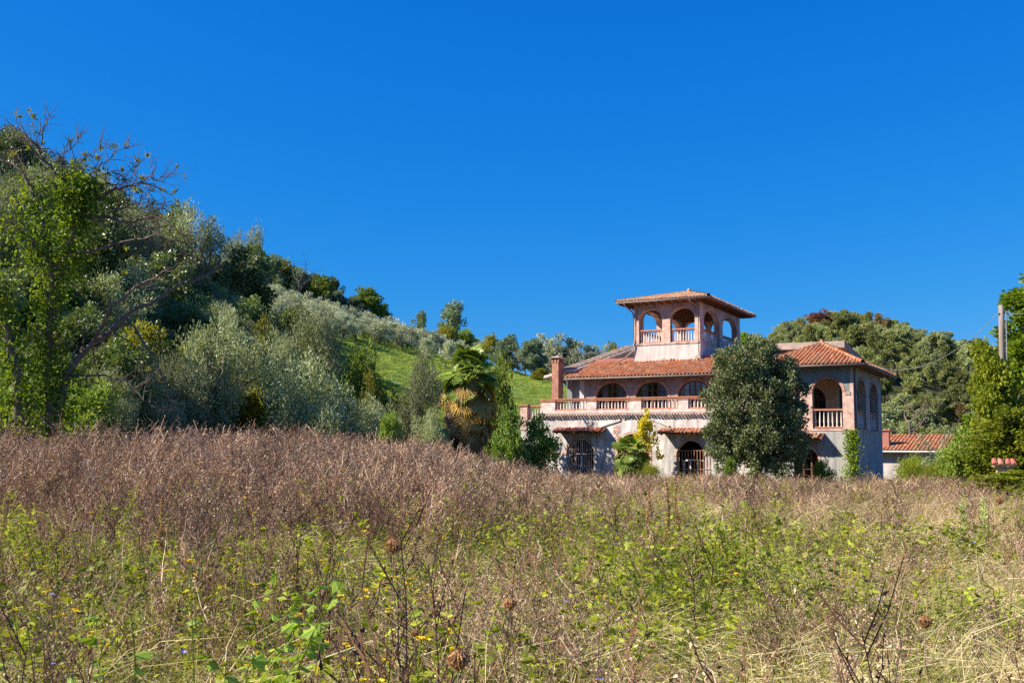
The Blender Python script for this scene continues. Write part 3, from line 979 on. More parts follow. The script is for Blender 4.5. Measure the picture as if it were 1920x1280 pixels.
    # ---- upper floor behind the terrace ------------------------------------------
    up_open = [(-16.25, -14.15, 4.305, 5.42, 6.30), (-13.55, -11.45, 4.305, 5.42, 6.30), (-10.80, -8.70, 4.305, 5.42, 6.30)]
    arch_wall('upper_wall', M['plaster_mauve'], FRONT, -17.05, WX, 4.302, 6.64, 2.4, 2.75, up_open, villa)
    shift = lambda a, d, z: (a, d + 2.4, z)
    for o in up_open:
        arch_ring(shift, o, M['voussoir'], villa, 0.17, 0.03, 27, legs=4.35)
        arched_window(shift, o, 0.16, 6, [0.45, 0.72], villa)
        c = (o[0] + o[1]) / 2
        bx('curtain', M['curtain'], o[0] + 0.25, c - 0.35, 2.78, 2.79, 4.35, 6.3)
        bx('curtain', M['curtain'], c + 0.3, o[1] - 0.2, 2.78, 2.79, 4.35, 6.3)
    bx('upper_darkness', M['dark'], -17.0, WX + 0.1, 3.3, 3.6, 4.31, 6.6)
    # recessed bay beside the chimney and its lit pier
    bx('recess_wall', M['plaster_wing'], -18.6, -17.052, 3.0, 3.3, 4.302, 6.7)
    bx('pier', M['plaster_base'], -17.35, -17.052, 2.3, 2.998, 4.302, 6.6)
    mb = MB()
    prof = [(0.0, 0.0), (0.0, 1.0), (0.12, 0.85), (0.26, 0.42), (0.45, 0.22), (0.9, 0.12), (0.9, 0.0)]
    V = [(-16.98 + x, 2.2, 4.3 + 1.0 * z) for x, z in prof] + [(-16.98 + x, 2.397, 4.3 + 1.0 * z) for x, z in prof]
    n = len(prof)
    mb.add(V, [(i, (i + 1) % n, n + (i + 1) % n, n + i) for i in range(n)], [(0, i, i + 1) for i in range(1, n - 1)])
    mb.build('sunlit_patch', M['plaster_base'], villa)  # pale raised shape in place of a sunlit patch on the wall
    mb = MB(); mb.lathe([(0.0, 0), (0.13, 0.0), (0.13, 0.03), (0.05, 0.05), (0.0, 0.05)], 12)
    dsc = mb.build('wall_disc', M['white'], villa)  # plain white disc for the small round plaque on the wall
    dsc.location = (-17.72, 2.99, 5.42); dsc.rotation_euler = (R_(90), 0, 0)
    mb = MB(); mb.lathe([(0.0, -0.12), (0.1, -0.1), (0.12, 0.06), (0.04, 0.12), (0.0, 0.14)], 10)
    lam = mb.build('eave_lamp', M['gutter'], villa); lam.location = (-13.85, 2.25, 6.38)
    # body of the house
    bx('house_body', M['plaster_mauve'], -18.2, WX - 0.01, 3.7, 14.5, 0, 7.2)
    # ---- front roof ---------------------------------------------------------------
    ex0, ex1, ev, ez, tv, tz = -18.05, -5.2, 1.55, 6.62, 5.9, 8.02
    mb = MB()
    mb.hexa([(ex0, ev, ez - 0.12), (ex1, ev, ez - 0.12), (ex1, tv, tz - 0.12), (ex0, tv, tz - 0.12), (ex0, ev, ez), (ex1, ev, ez), (ex1, tv, tz), (ex0, tv, tz)])
    rf = mb.build('front_roof', M['soffit'], villa)
    tb = MB()
    tiles_on(tb, (ex0, ev - 0.06, ez), (1, 0, 0), (0, tv - ev - 0.35, tz - ez - 0.11), ex1 - ex0, lambda a, b: True)
    tag(tb.build('roof_tiles', M['tile'], rf), kind='stuff')
    # slipped tiles near the top of the slope
    tb = MB()
    for k in range(9):
        a = rv.uniform(4.6, 8.0); b = rv.uniform(3.3, 4.1)
        c = np.array([ex0 + a, ev + b * 0.95, ez + b * 0.306 + 0.10])
        ang = rv.uniform(-0.9, 0.9)
        tiles_on(tb, c, (math.cos(ang), math.sin(ang), 0.05), (-0.3 * math.sin(ang), 0.3 * math.cos(ang), 0.12), 0.24, lambda a, b: True, col=0.23, row=0.34, lift=0.04)
    tag(tb.build('slipped_tiles', M['tile_old'], rf), kind='stuff')
    bx('roof_flashing', M['flashing'], -17.6, -6, tv - 0.5, tv - 0.02, tz - 0.10, tz + 0.10, rf)
    pipe('gutter', [(ex0, ev - 0.05, ez - 0.09), (ex1, ev - 0.05, ez - 0.09)], 0.06, M['gutter'])
    mb = MB()
    for k in range(26):
        a = ex0 + 0.2 + k * 0.5
        mb.hexa([(a, ev + 0.02, ez - 0.2), (a + 0.09, ev + 0.02, ez - 0.2), (a + 0.09, 2.4, ez + 0.03), (a, 2.4, ez + 0.03),
                 (a, ev + 0.02, ez - 0.122), (a + 0.09, ev + 0.02, ez - 0.122), (a + 0.09, 2.4, ez + 0.10), (a, 2.4, ez + 0.10)])
    tag(mb.build('rafter_ends', M['beam'], rf), kind='stuff')
    bx('upper_slab', M['coping'], -17.6, -5.0, tv + 0.01, 14.4, 7.21, 7.95)
    # raking wall on the left with its tiled coping
    mb = MB()
    pr = [(2.75, 6.0), (2.75, 7.12), (13.5, 9.62), (13.5, 6.0)]
    V = [(-18.45, y, z) for y, z in pr] + [(-18.07, y, z) for y, z in pr]
    mb.add(V, [(0, 1, 2, 3), (7, 6, 5, 4), (0, 4, 5, 1), (1, 5, 6, 2), (2, 6, 7, 3), (3, 7, 4, 0)])
    rk = mb.build('raking_wall', M['plaster_mauve'], villa)
    mb = MB()
    V = [(-18.75, 2.4, 7.06), (-17.75, 2.4, 7.06), (-17.75, 13.6, 9.66), (-18.75, 13.6, 9.66)]
    mb.hexa([np.array(v) for v in V] + [np.array(v) + np.array([0, 0, 0.14]) for v in V])
    mb.build('coping_board', M['plaster_base'], rk)
    tb = MB()
    tiles_on(tb, (-18.8, 2.36, 7.2), (1, 0, 0), (0, 11.2, 2.6), 1.1, lambda a, b: True, jit=2)
    tag(tb.build('coping_tiles', M['coping'], rk), kind='stuff')
    # small eave left of the chimney
    mb = MB()
    V = [(-20.1, 2.6, 6.72), (-18.8, 2.6, 7.05), (-18.8, 4.2, 7.05), (-20.1, 4.2, 6.72)]
    mb.hexa([np.array(v) for v in V] + [np.array(v) + np.array([0, 0, 0.12]) for v in V])
    se = mb.build('side_eave', M['plaster_base'], villa)
    tb = MB(); tiles_on(tb, (-20.12, 4.2, 6.84), (0, -1, 0), (1.3, 0, 0.33), 1.6, lambda a, b: True)
    tag(tb.build('eave_tiles', M['coping'], se), kind='stuff')
    # ---- chimney -------------------------------------------------------------------
    ch = bx('chimney', M['brick_red'], -19.0, -18.54, 1.62, 2.33, 4.3, 7.62)
    mb = MB()
    for (a, b) in ((0, 0), (1, 0), (0, 1), (1, 1)):
        x = -19.02 if a == 0 else -18.62
        y = 1.6 if b == 0 else 2.23
        mb.box(x, x + 0.12, y, y + 0.12, 7.621, 7.85)
    mb.box(-18.82, -18.70, 1.6, 1.72, 7.621, 7.85)
    mb.box(-18.62, -18.5, 1.93, 2.03, 7.621, 7.85)
    mb.box(-19.03, -18.49, 1.59, 2.36, 7.851, 7.93)
    mb.build('chimney_vents', M['brick_red'], ch)
    bx('chimney_core', M['dark'], -18.9, -18.63, 1.74, 2.2, 7.622, 7.84, ch)
    mb = MB()
    A = [(-19.14, 1.48, 7.932), (-18.38, 1.48, 7.932), (-18.38, 2.47, 7.932), (-19.14, 2.47, 7.932)]
    mb.add(A + [(-18.76, 1.9, 8.10)], [(0, 3, 2, 1)], [(0, 1, 4), (1, 2, 4), (2, 3, 4), (3, 0, 4)])
    mb.build('chimney_cap', M['coping'], ch)
    # ---- lookout tower ----------------------------------------------------------------
    tx0, tx1, ty0, ty1 = -14.7, -10.24, 5.0, 13.7
    bx('tower_base', M['plaster_base'], tx0 - 0.02, tx1 + 0.02, ty0 + 0.9, ty1, 7.0, 8.86)
    bx('tower_base_front', M['plaster_base'], tx0 - 0.02, tx1 + 0.02, ty0, ty0 + 0.898, 7.6, 8.86)
    bx('tower_sill', M['plaster_tower'], tx0 - 0.06, tx1 + 0.06, ty0 - 0.05, ty1 + 0.05, 8.862, 8.97)
    f_open = [(-14.36, -12.76, 8.972, 10.5, 11.16), (-12.21, -10.57, 8.972, 10.5, 11.16)]
    b_open = [(-14.25, -12.62, 8.972, 10.75, 11.36), (-12.32, -10.70, 8.972, 10.75, 11.36)]
    s_open = [(5.8, 9.0, 8.972, 10.45, 11.2), (9.7, 12.95, 8.972, 10.45, 11.2)]
    l_open = [(5.75, 9.05, 8.972, 10.6, 11.3), (9.65, 13.0, 8.972, 10.6, 11.3)]
    T = 0.38
    arch_wall('tower_wall', M['plaster_tower'], lambda a, d, z: (a, ty0 + d, z), tx0, tx1, 8.972, 11.6, 0, T, f_open, villa)
    arch_wall('tower_wall', M['plaster_tower'], lambda a, d, z: (a, ty1 - d, z), tx0, tx1, 8.972, 11.6, 0, T, b_open, villa)
    arch_wall('tower_wall', M['plaster_tower'], side_map(tx1, 1), ty0 + T + 0.002, ty1 - T - 0.002, 8.972, 11.6, 0, T, s_open, villa)
    arch_wall('tower_wall', M['plaster_tower'], side_map(tx0, -1), ty0 + T + 0.002, ty1 - T - 0.002, 8.972, 11.6, 0, T, l_open, villa)
    tf = lambda a, d, z: (a, ty0 + d, z)
    for o in f_open:
        arch_ring(tf, o, M['voussoir_tower'], villa, 0.13, 0.02, 21)
        balustrade(tf, o[0], o[1], 8.975, 9.86, 0.19, 9, villa)
    for o in s_open:
        arch_ring(side_map(tx1, 1), o, M['voussoir_tower'], villa, 0.13, 0.02, 25)
        balustrade(side_map(tx1, 1), o[0], o[1], 8.975, 9.86, 0.19, 12, villa)
    for o in b_open: balustrade(lambda a, d, z: (a, ty1 - d, z), o[0], o[1], 8.975, 9.86, 0.19, 9, villa)
    for o in l_open: balustrade(side_map(tx0, -1), o[0], o[1], 8.975, 9.86, 0.19, 12, villa)
    # brick facing of the tower piers below the springing
    for (a, b) in ((tx0 - 0.015, -14.362), (-12.758, -12.212), (-10.568, tx1 + 0.015)):
        bx('brick_pier', M['brick_pink'], a, b, ty0 - 0.015, ty0 - 0.001, 8.972, 10.45)
    for (a, b) in ((ty0 - 0.013, 5.798), (9.002, 9.698), (12.952, ty1)):
        bx('brick_pier', M['brick_pink'], tx1 + 0.001, tx1 + 0.015, a, b, 8.972, 10.45)
    bx('tower_ceiling', M['soffit'], tx0 + T, tx1 - T, ty0 + T, ty1 - T, 11.5, 11.55)
    for k in range(13):
        y = ty0 + 0.55 + k * 0.64
        bx('ceiling_beam', M['beam'], tx0 + T, tx1 - T, y, y + 0.14, 11.32, 11.498)
    inn = MB()
    for (xa, xb, ya, yb) in ((tx0 + T + 0.001, tx1 - T - 0.001, ty1 - T - 0.012, ty1 - T - 0.002),):
        pass
    tr = hip_roof('tower_roof', tx0 - 0.88, tx1 + 0.85, ty0 - 0.85, ty1 + 0.85, 11.56, ((tx0 + tx1) / 2, (ty0 + ty1) / 2, 12.72), M['tile_old'], 0.12)
    mb = MB()
    for k in range(12):
        for (yy, y2) in ((ty0 - 0.8, ty0),):
            a = tx0 - 0.7 + k * 0.53
            mb.box(a, a + 0.08, yy, y2, 11.46, 11.558)
    for k in range(18):
        y = ty0 - 0.6 + k * 0.56
        mb.box(tx1, tx1 + 0.8, y, y + 0.08, 11.46, 11.558)
        mb.box(tx0 - 0.8, tx0, y, y + 0.08, 11.46, 11.558)
    tag(mb.build('rafter_ends', M['beam'], tr), kind='stuff')
    pipe('gutter', [(tx0 - 0.9, ty0 - 0.9, 11.60), (tx1 + 0.87, ty0 - 0.9, 11.60)], 0.06, M['gutter'])
    pipe('gutter', [(tx1 + 0.9, ty0 - 0.9, 11.60), (tx1 + 0.9, ty1 + 0.87, 11.60)], 0.06, M['gutter'])
    pipe('drainpipe', [(tx0 - 0.35, ty0 - 0.9, 11.56), (tx0 - 0.3, ty0 - 0.75, 11.4), (tx0 - 0.05, ty0 - 0.15, 11.05), (tx0 + 0.02, ty0 - 0.1, 10.8), (tx0 + 0.02, ty0 - 0.1, 8.85),
                       (tx0 - 0.05, ty0 - 0.1, 8.5), (tx0 - 0.5, ty0 - 0.3, 8.05), (tx0 - 0.9, ty0 - 0.9, 7.72)], 0.05, M['pipe'])
    pipe('drainpipe', [(tx1 - 0.35, ty0 - 0.9, 11.56), (tx1 - 0.33, ty0 - 0.75, 11.4), (tx1 - 0.06, ty0 - 0.15, 11.15), (tx1 - 0.05, ty0 - 0.1, 10.9), (tx1 - 0.05, ty0 - 0.1, 8.06), (tx1 - 0.2, ty0 - 0.3, 7.96)], 0.05, M['pipe'])
    # ---- flat-topped block behind, right of the tower -----------------------------------
    bx('rear_wall', M['plaster_mauve'], -9.2, -2.15, 8.6, 13.4, 6.62, 8.52)
    mb = MB()
    V = [(-9.4, 8.0, 8.53), (-1.98, 8.0, 8.50), (-1.75, 13.2, 7.75), (-9.4, 13.2, 7.75)]
    mb.hexa([np.array(v) for v in V] + [np.array(v) + np.array([0, 0, 0.42]) for v in V])
    mb.build('rear_roof', M['coping'], villa)
    bx('rear_ledge', M['flashing'], -9.2, -3.6, 7.5, 8.598, 7.952, 8.12)
    # ---- wing ------------------------------------------------------------------------------
    bx('string_course', M['brick_pink'], WX, 0.03, -0.03, WD, WF - 0.108, WF)
    wf = [(-4.40, -2.85, WF + 0.002, 5.25, 6.02), (-2.18, -0.57, WF + 0.002, 5.25, 6.02)]
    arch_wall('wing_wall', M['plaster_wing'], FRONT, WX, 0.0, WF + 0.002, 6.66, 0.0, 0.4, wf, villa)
    ws = [(1.0, 3.5, WF + 0.002, 5.15, 6.05), (4.75, 7.35, WF + 0.002, 5.15, 6.05)]
    arch_wall('wing_wall', M['plaster_side_fill'], side_map(0.0, 1), 0.402, WD, WF + 0.002, 6.66, 0, 0.4, ws, villa)
    for o in wf:
        arch_ring(FRONT, o, M['voussoir'], villa, 0.15, 0.03, 25)
        balustrade(FRONT, o[0], o[1], WF + 0.03, 4.36, 0.16, 7, villa)
    for o in ws:
        arch_ring(side_map(0.0, 1), o, M['voussoir'], villa, 0.15, 0.03, 25)
        balustrade(side_map(0.0, 1), o[0], o[1], WF + 0.03, 4.36, 0.16, 8, villa)
    bx('brick_pier', M['brick_pink'], -0.568, 0.018, -0.018, -0.002, WF + 0.002, 5.25)
    bx('brick_pier', M['brick_pink'], -2.848, -2.182, -0.018, -0.002, WF + 0.002, 5.25)
    bx('brick_quoin', M['brick_pink'], -0.16, 0.016, -0.016, -0.002, 5.252, 6.6)
    bx('pier_block', M['coping'], -0.42, -0.14, -0.05, -0.019, 5.10, 5.27)
    bx('brick_pier', M['brick_pink'], 0.002, 0.016, 0.0, 0.998, WF + 0.002, 5.15)
    bx('brick_pier', M['brick_pink'], 0.002, 0.016, 3.502, 4.748, WF + 0.002, 5.15)
    bx('brick_pier', M['brick_pink'], 0.002, 0.016, 7.352, WD, WF + 0.002, 5.15)
    pipe('drainpipe', [(0.10, 0.12, 6.55), (0.09, 0.12, 6.3), (0.09, 0.12, 0.0)], 0.045, M['gutter'])
    bx('veranda_floor', M['coping'], WX, -0.402, 0.402, WD - 0.402, WF - 0.1, WF)
    bx('veranda_ceiling', M['soffit'], WX, -0.402, 0.402, WD - 0.402, 6.5, 6.6)
    inner_o = [(-3.7, -1.95, WF + 0.01, 5.0, 5.75)]
    sh = lambda a, d, z: (a, 2.3 + d, z)
    arch_wall('veranda_inner_wall', M['plaster_ochre'], sh, WX, -1.35, WF + 0.002, 6.498, 0, 0.25, inner_o, villa)
    arch_ring(sh, inner_o[0], M['voussoir_tower'], villa, 0.12, 0.02, 19)
    arched_window(sh, inner_o[0], 0.1, 4, [0.35, 0.7], villa)
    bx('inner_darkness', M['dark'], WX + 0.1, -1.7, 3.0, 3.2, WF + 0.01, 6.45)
    bx('veranda_side_wall', M['plaster_ochre'], -1.6, -1.35, 2.552, WD - 0.402, WF + 0.002, 6.498)
    for (a, b) in ((3.2, 4.5), (5.6, 6.9)):
        bx('shutter_door', M['shutter'], -1.348, -1.30, a, b, WF + 0.01, 5.6)
    hip_roof('wing_roof', WX - 0.3, 0.68, -0.72, WD + 1.0, 6.64, (-2.5, 4.1, 8.22), M['tile'], 0.12)
    pipe('gutter', [(WX - 0.3, -0.76, 6.66), (0.7, -0.76, 6.66)], 0.06, M['gutter'])
    pipe('gutter', [(0.72, -0.76, 6.66), (0.72, WD + 1.0, 6.66)], 0.06, M['gutter'])
    bx('wall_foot_slab', M['white'], -1.35, -0.5, -0.35, -0.03, 0, 0.42)


build_villa()
VILLA_M = Matrix.Translation((_c[0], _c[1], 0)) @ Matrix.Rotation(VILLA_ROT, 4, 'Z')


def vl(a, b, z):
    return np.array(VILLA_M @ Vector((a, b, z)))


# television aerial standing on the front roof
def build_aerial():
    p = vl(-17.2, 2.6, 6.95)
    r = empty('tv_aerial', p, VILLA_ROT)
    tag(r, 'thin white television aerial on the tiled roof beside the chimney', 'aerial')
    mb = MB(); mb.tube([(0, 0, -0.1), (0, 0, 1.35)], 0.018, 6); mb.build('mast', M['metal'], r)
    mb = MB(); mb.tube([(0.0, -0.05, 1.26), (0.78, 0.1, 1.34)], 0.014, 6); mb.build('boom', M['metal'], r)
    for k in range(7):
        x = 0.08 + k * 0.11
        mb = MB(); mb.tube([(x, -0.2 + 0.02 * k, 1.27 + 0.012 * k), (x, 0.2 + 0.02 * k, 1.27 + 0.012 * k)], 0.012, 5); mb.build('element', M['metal'], r)


build_aerial()


# low outbuilding behind the right end of the villa
def build_outbuilding():
    p = at(1655, 858, 84)
    r = empty('outbuilding', (p[0], p[1], 0), VILLA_ROT)
    r.scale = (1.15, 1.15, 1.06)
    tag(r, 'low pink outbuilding with a shallow orange tiled roof beyond the villa', 'outbuilding')
    mb = MB(); mb.box(-6, 7.2, 0, 5, 0, 2.12)
    mb.build('wall', M['plaster_base'], r)
    mb = MB()
    V = [(-6.3, -0.55, 2.1), (7.6, -0.55, 2.1), (7.6, 5.2, 3.35), (-6.3, 5.2, 3.35)]
    mb.hexa([np.array(v) for v in V] + [np.array(v) + np.array([0, 0, 0.12]) for v in V])
    rf = mb.build('roof', M['soffit'], r)
    tb = MB(); tiles_on(tb, (-6.3, -0.6, 2.22), (1, 0, 0), (0, 5.75, 1.25), 13.9, lambda a, b: True, col=0.26, row=0.40, r=0.1)
    tag(tb.build('roof_tiles', M['tile'], rf), kind='stuff')
    mb = MB(); mb.tube([(-6.3, -0.62, 2.12), (7.6, -0.62, 2.12)], 0.07, 8); mb.build('gutter', M['white'], r)
    mb = MB(); mb.box(-0.9, 0.35, 0.6, 1.2, 2.3, 3.72); mb.build('chimney', M['flashing'], r)
    mb = MB(); mb.box(-1.0, 0.45, 0.5, 1.3, 3.722, 3.82); mb.build('chimney_cap', M['terracotta'], r)
    mb = MB(); mb.box(1.4, 2.4, -0.02, 0.05, 0.5, 1.5); mb.build('window', M['dark'], r)


build_outbuilding()


# gate pillar with a small tiled cap, buried in the vines on the right
def build_gate_pillar():
    p = at(1882, 861, 35.5)
    r = empty('gate_pillar', (p[0], p[1], float(ground_z(p[0], p[1]))), R_(-20))
    tag(r, 'small red tiled cap of a brick gate pillar showing through the climbing vines', 'pillar')
    mb = MB(); mb.box(-0.24, 0.24, -0.24, 0.24, 0, 1.42); mb.build('post', M['brick_pink'], r)
    mb = MB(); mb.box(-0.36, 0.36, -0.36, 0.36, 1.422, 1.47); mb.build('capstone', M['coping'], r)
    tb = MB()
    tiles_on(tb, (-0.42, -0.42, 1.47), (1, 0, 0), (0, 0.42, 0.2), 0.84, lambda a, b: True, col=0.2, row=0.4, r=0.085)
    tiles_on(tb, (0.42, 0.42, 1.47), (-1, 0, 0), (0, -0.42, 0.2), 0.84, lambda a, b: True, col=0.2, row=0.4, r=0.085)
    tag(tb.build('cap_tiles', M['tile_red'], r), kind='stuff')


build_gate_pillar()


# utility pole and its cables
def build_pole():
    top = at(1877, 572, 45)
    base = at(1883, 905, 45)
    gz = float(ground_z(base[0], base[1]))
    r = empty('utility_pole', (base[0], 45, gz))
    tag(r, 'weathered wooden utility pole rising from the vine-covered tree', 'pole')
    t = np.array([top[0] - base[0], 0, top[2] - gz])
    mb = MB(); mb.tube([t * k / 6 + np.array([0, 0, -0.3 if k == 0 else 0]) for k in range(7)], np.linspace(0.14, 0.112, 7), 12); mb.build('shaft', M['pole'], r, True)
    mb = MB(); mb.tube([t * 0.955 + (-0.2, -0.06, 0), t * 0.955 + (0.2, -0.06, 0)], 0.03, 6); mb.build('bracket', M['gutter'], r)
    mb = MB(); mb.tube([t * 0.3 + (0.16, -0.1, 0), t * 0.97 + (0.16, -0.1, 0)], 0.02, 6); mb.build('conduit', M['metal'], r)
    hook = np.array([base[0], 45, gz]) + t * 0.955
    def sag(name, A, B, s, rad, mat, label):
        A, B = np.asarray(A, float), np.asarray(B, float)
        pts = [A + (B - A) * k / 28 - np.array([0, 0, 4 * s * (k / 28) * (1 - k / 28)]) for k in range(29)]
        mb = MB(); mb.tube(pts, rad, 6)
        tag(mb.build(name, mat, None, True), label, 'cable')
    sag('overhead_cable', hook + (-0.2, -0.06, 0), vl(0.7, -0.3, 6.78), 1.2, 0.011, M['cable'], 'pale cable sagging from the utility pole to the right wing eave of the villa')
    sag('overhead_cable', hook + (0.2, -0.06, 0), hook + (16, -8, 1.2), 0.6, 0.014, M['cable'], 'short pale cable running from the utility pole out of the picture')
    e = at(1760, 640, 150)
    e[2] = float(ground_z(e[0], e[1])) + 6.5
    sag('overhead_cable', vl(-2.0, 4.5, 8.35), e, 1.0, 0.013, M['wire'], 'thin dark wire running from the wing roof towards the wooded hill')


build_pole()

# ------------------------------------------------------------------ trees and shrubs
def crown_leaves(lobes, nclump, nleaf, cr, L, W, rng, up=0.3, out=0.6, rnd=0.8, shell=2.2, flat=1.0, tall=1.0):
    """leaves gathered in clumps spread through the lobes; returns vertex blocks and clump centres"""
    nclump, nleaf, cr = int(nclump * 0.78), nleaf * 1.3, cr * 0.88
    vol = np.array([l[3] * l[4] * l[5] for l in lobes]) ** 0.8
    pick = rng.choice(len(lobes), nclump, p=vol / vol.sum())
    C = np.array([l[:3] for l in lobes])[pick]
    Rr = np.array([l[3:6] for l in lobes])[pick]
    d = rand_unit(nclump, rng)
    rad = rng.random((nclump, 1)) ** (1 / shell) * rng.normal(1.0, 0.10, (nclump, 1))
    cen = C + d * Rr * rad
    Vs = []
    size = cr * rng.uniform(0.55, 1.5, nclump)
    cnt = np.maximum(6, (nleaf * (size / cr) ** 1.3 * rng.uniform(0.7, 1.3, nclump))).astype(int)
    P = np.repeat(cen, cnt, 0)
    s = np.repeat(size, cnt)[:, None]
    n = len(P)
    off = rand_unit(n, rng) * rng.random((n, 1)) ** 0.4 * s * rng.uniform(0.75, 1.15, (n, 1))
    off[:, 2] *= flat * tall
    P = P + off
    D = unit(unit(off) * out + np.repeat(d, cnt, 0) * 0.5 + rand_unit(n, rng) * rnd + np.array([0, 0, up]))
    l = L * rng.uniform(0.6, 1.3, n)
    V = leaf_arrays(P, D, l, W * rng.uniform(0.7, 1.3, n), rng, 0.15)
    return V, cen


def bent(A, B, rng, k=6, wob=0.1, lift=0.15):
    A, B = np.asarray(A, float), np.asarray(B, float)
    t = np.linspace(0, 1, k)[:, None]
    L = np.linalg.norm(B - A)
    mid = np.array([0, 0, lift * L])
    p = A + (B - A) * t + mid * (t * (1 - t) * 2) + rng.normal(0, wob * L * 0.25, (k, 3)) * (t * (1 - t) * 4)
    return p


def trunk_mesh(H, r, fork, cen, rng, nlimb=9, lean=0.08, stems=1, name='trunk'):
    mb = MB()
    nodes = []
    for s in range(stems):
        top = np.array([rng.normal(0, lean * H), rng.normal(0, lean * H), H * fork])
        base = np.array([rng.normal(0, 0.05 * H * (stems > 1)), rng.normal(0, 0.05 * H * (stems > 1)), -0.15])
        p = bent(base, top, rng, 7, 0.25, 0)
        rr = np.linspace(r, r * 0.6, 7); rr[0] *= 1.35
        mb.tube(p, rr / stems ** 0.4, 7)
        nodes += [p[-1], p[-2], p[-3]]
    idx = rng.choice(len(cen), min(nlimb, len(cen)), replace=False)
    for i in idx:
        a = nodes[rng.integers(len(nodes))]
        p = bent(a, cen[i], rng, 6, 0.3, 0.08)
        mb.tube(p, np.linspace(r * 0.45, r * 0.06, 6) / stems ** 0.3, 5)
        for q in range(2):
            j = rng.integers(len(cen))
            if np.linalg.norm(cen[j] - p[3]) < H * 0.35:
                mb.tube(bent(p[3], cen[j], rng, 4, 0.3, 0.05), np.linspace(r * 0.16, r * 0.04, 4), 4)
    return mb.mesh(name, True)


LIB = {}


def species(key, H, lobes, nclump, nleaf, cr, L, W, leaf, bark, seed, r=0.12, fork=0.35, nlimb=9, stems=1, **kw):
    rng = np.random.default_rng(seed)
    V, cen = crown_leaves(lobes, nclump, nleaf, cr, L, W, rng, **kw)
    V[:, 2] = np.maximum(V[:, 2], 0.02)
    cm = leaf_mesh(key + '_crown', [V]); cm.materials.append(M[leaf])
    tm = trunk_mesh(H, r, fork, cen, rng, nlimb, stems=stems); tm.materials.append(M[bark])
    z = np.percentile(V[:, 2], 99.7)
    LIB[key] = (tm, cm, z, np.percentile(np.abs(V[:, 0]), 98) * 2)


def rlobes(rng, n, w, z0, z1, r0, r1, flat=0.9):
    """n overlapping rounded masses filling a crown of width w between heights z0 and z1"""
    out = []
    for k in range(n):
        a = rng.uniform(0, 2 * math.pi)
        t = (k + 0.5) / n
        q = w * 0.5 * math.sqrt(rng.random()) * (0.72 if t < 0.7 else 0.45)
        r = rng.uniform(r0, r1)
        out.append((q * math.cos(a), q * math.sin(a), z0 + (z1 - z0) * t, r, r, r * flat))
    return out


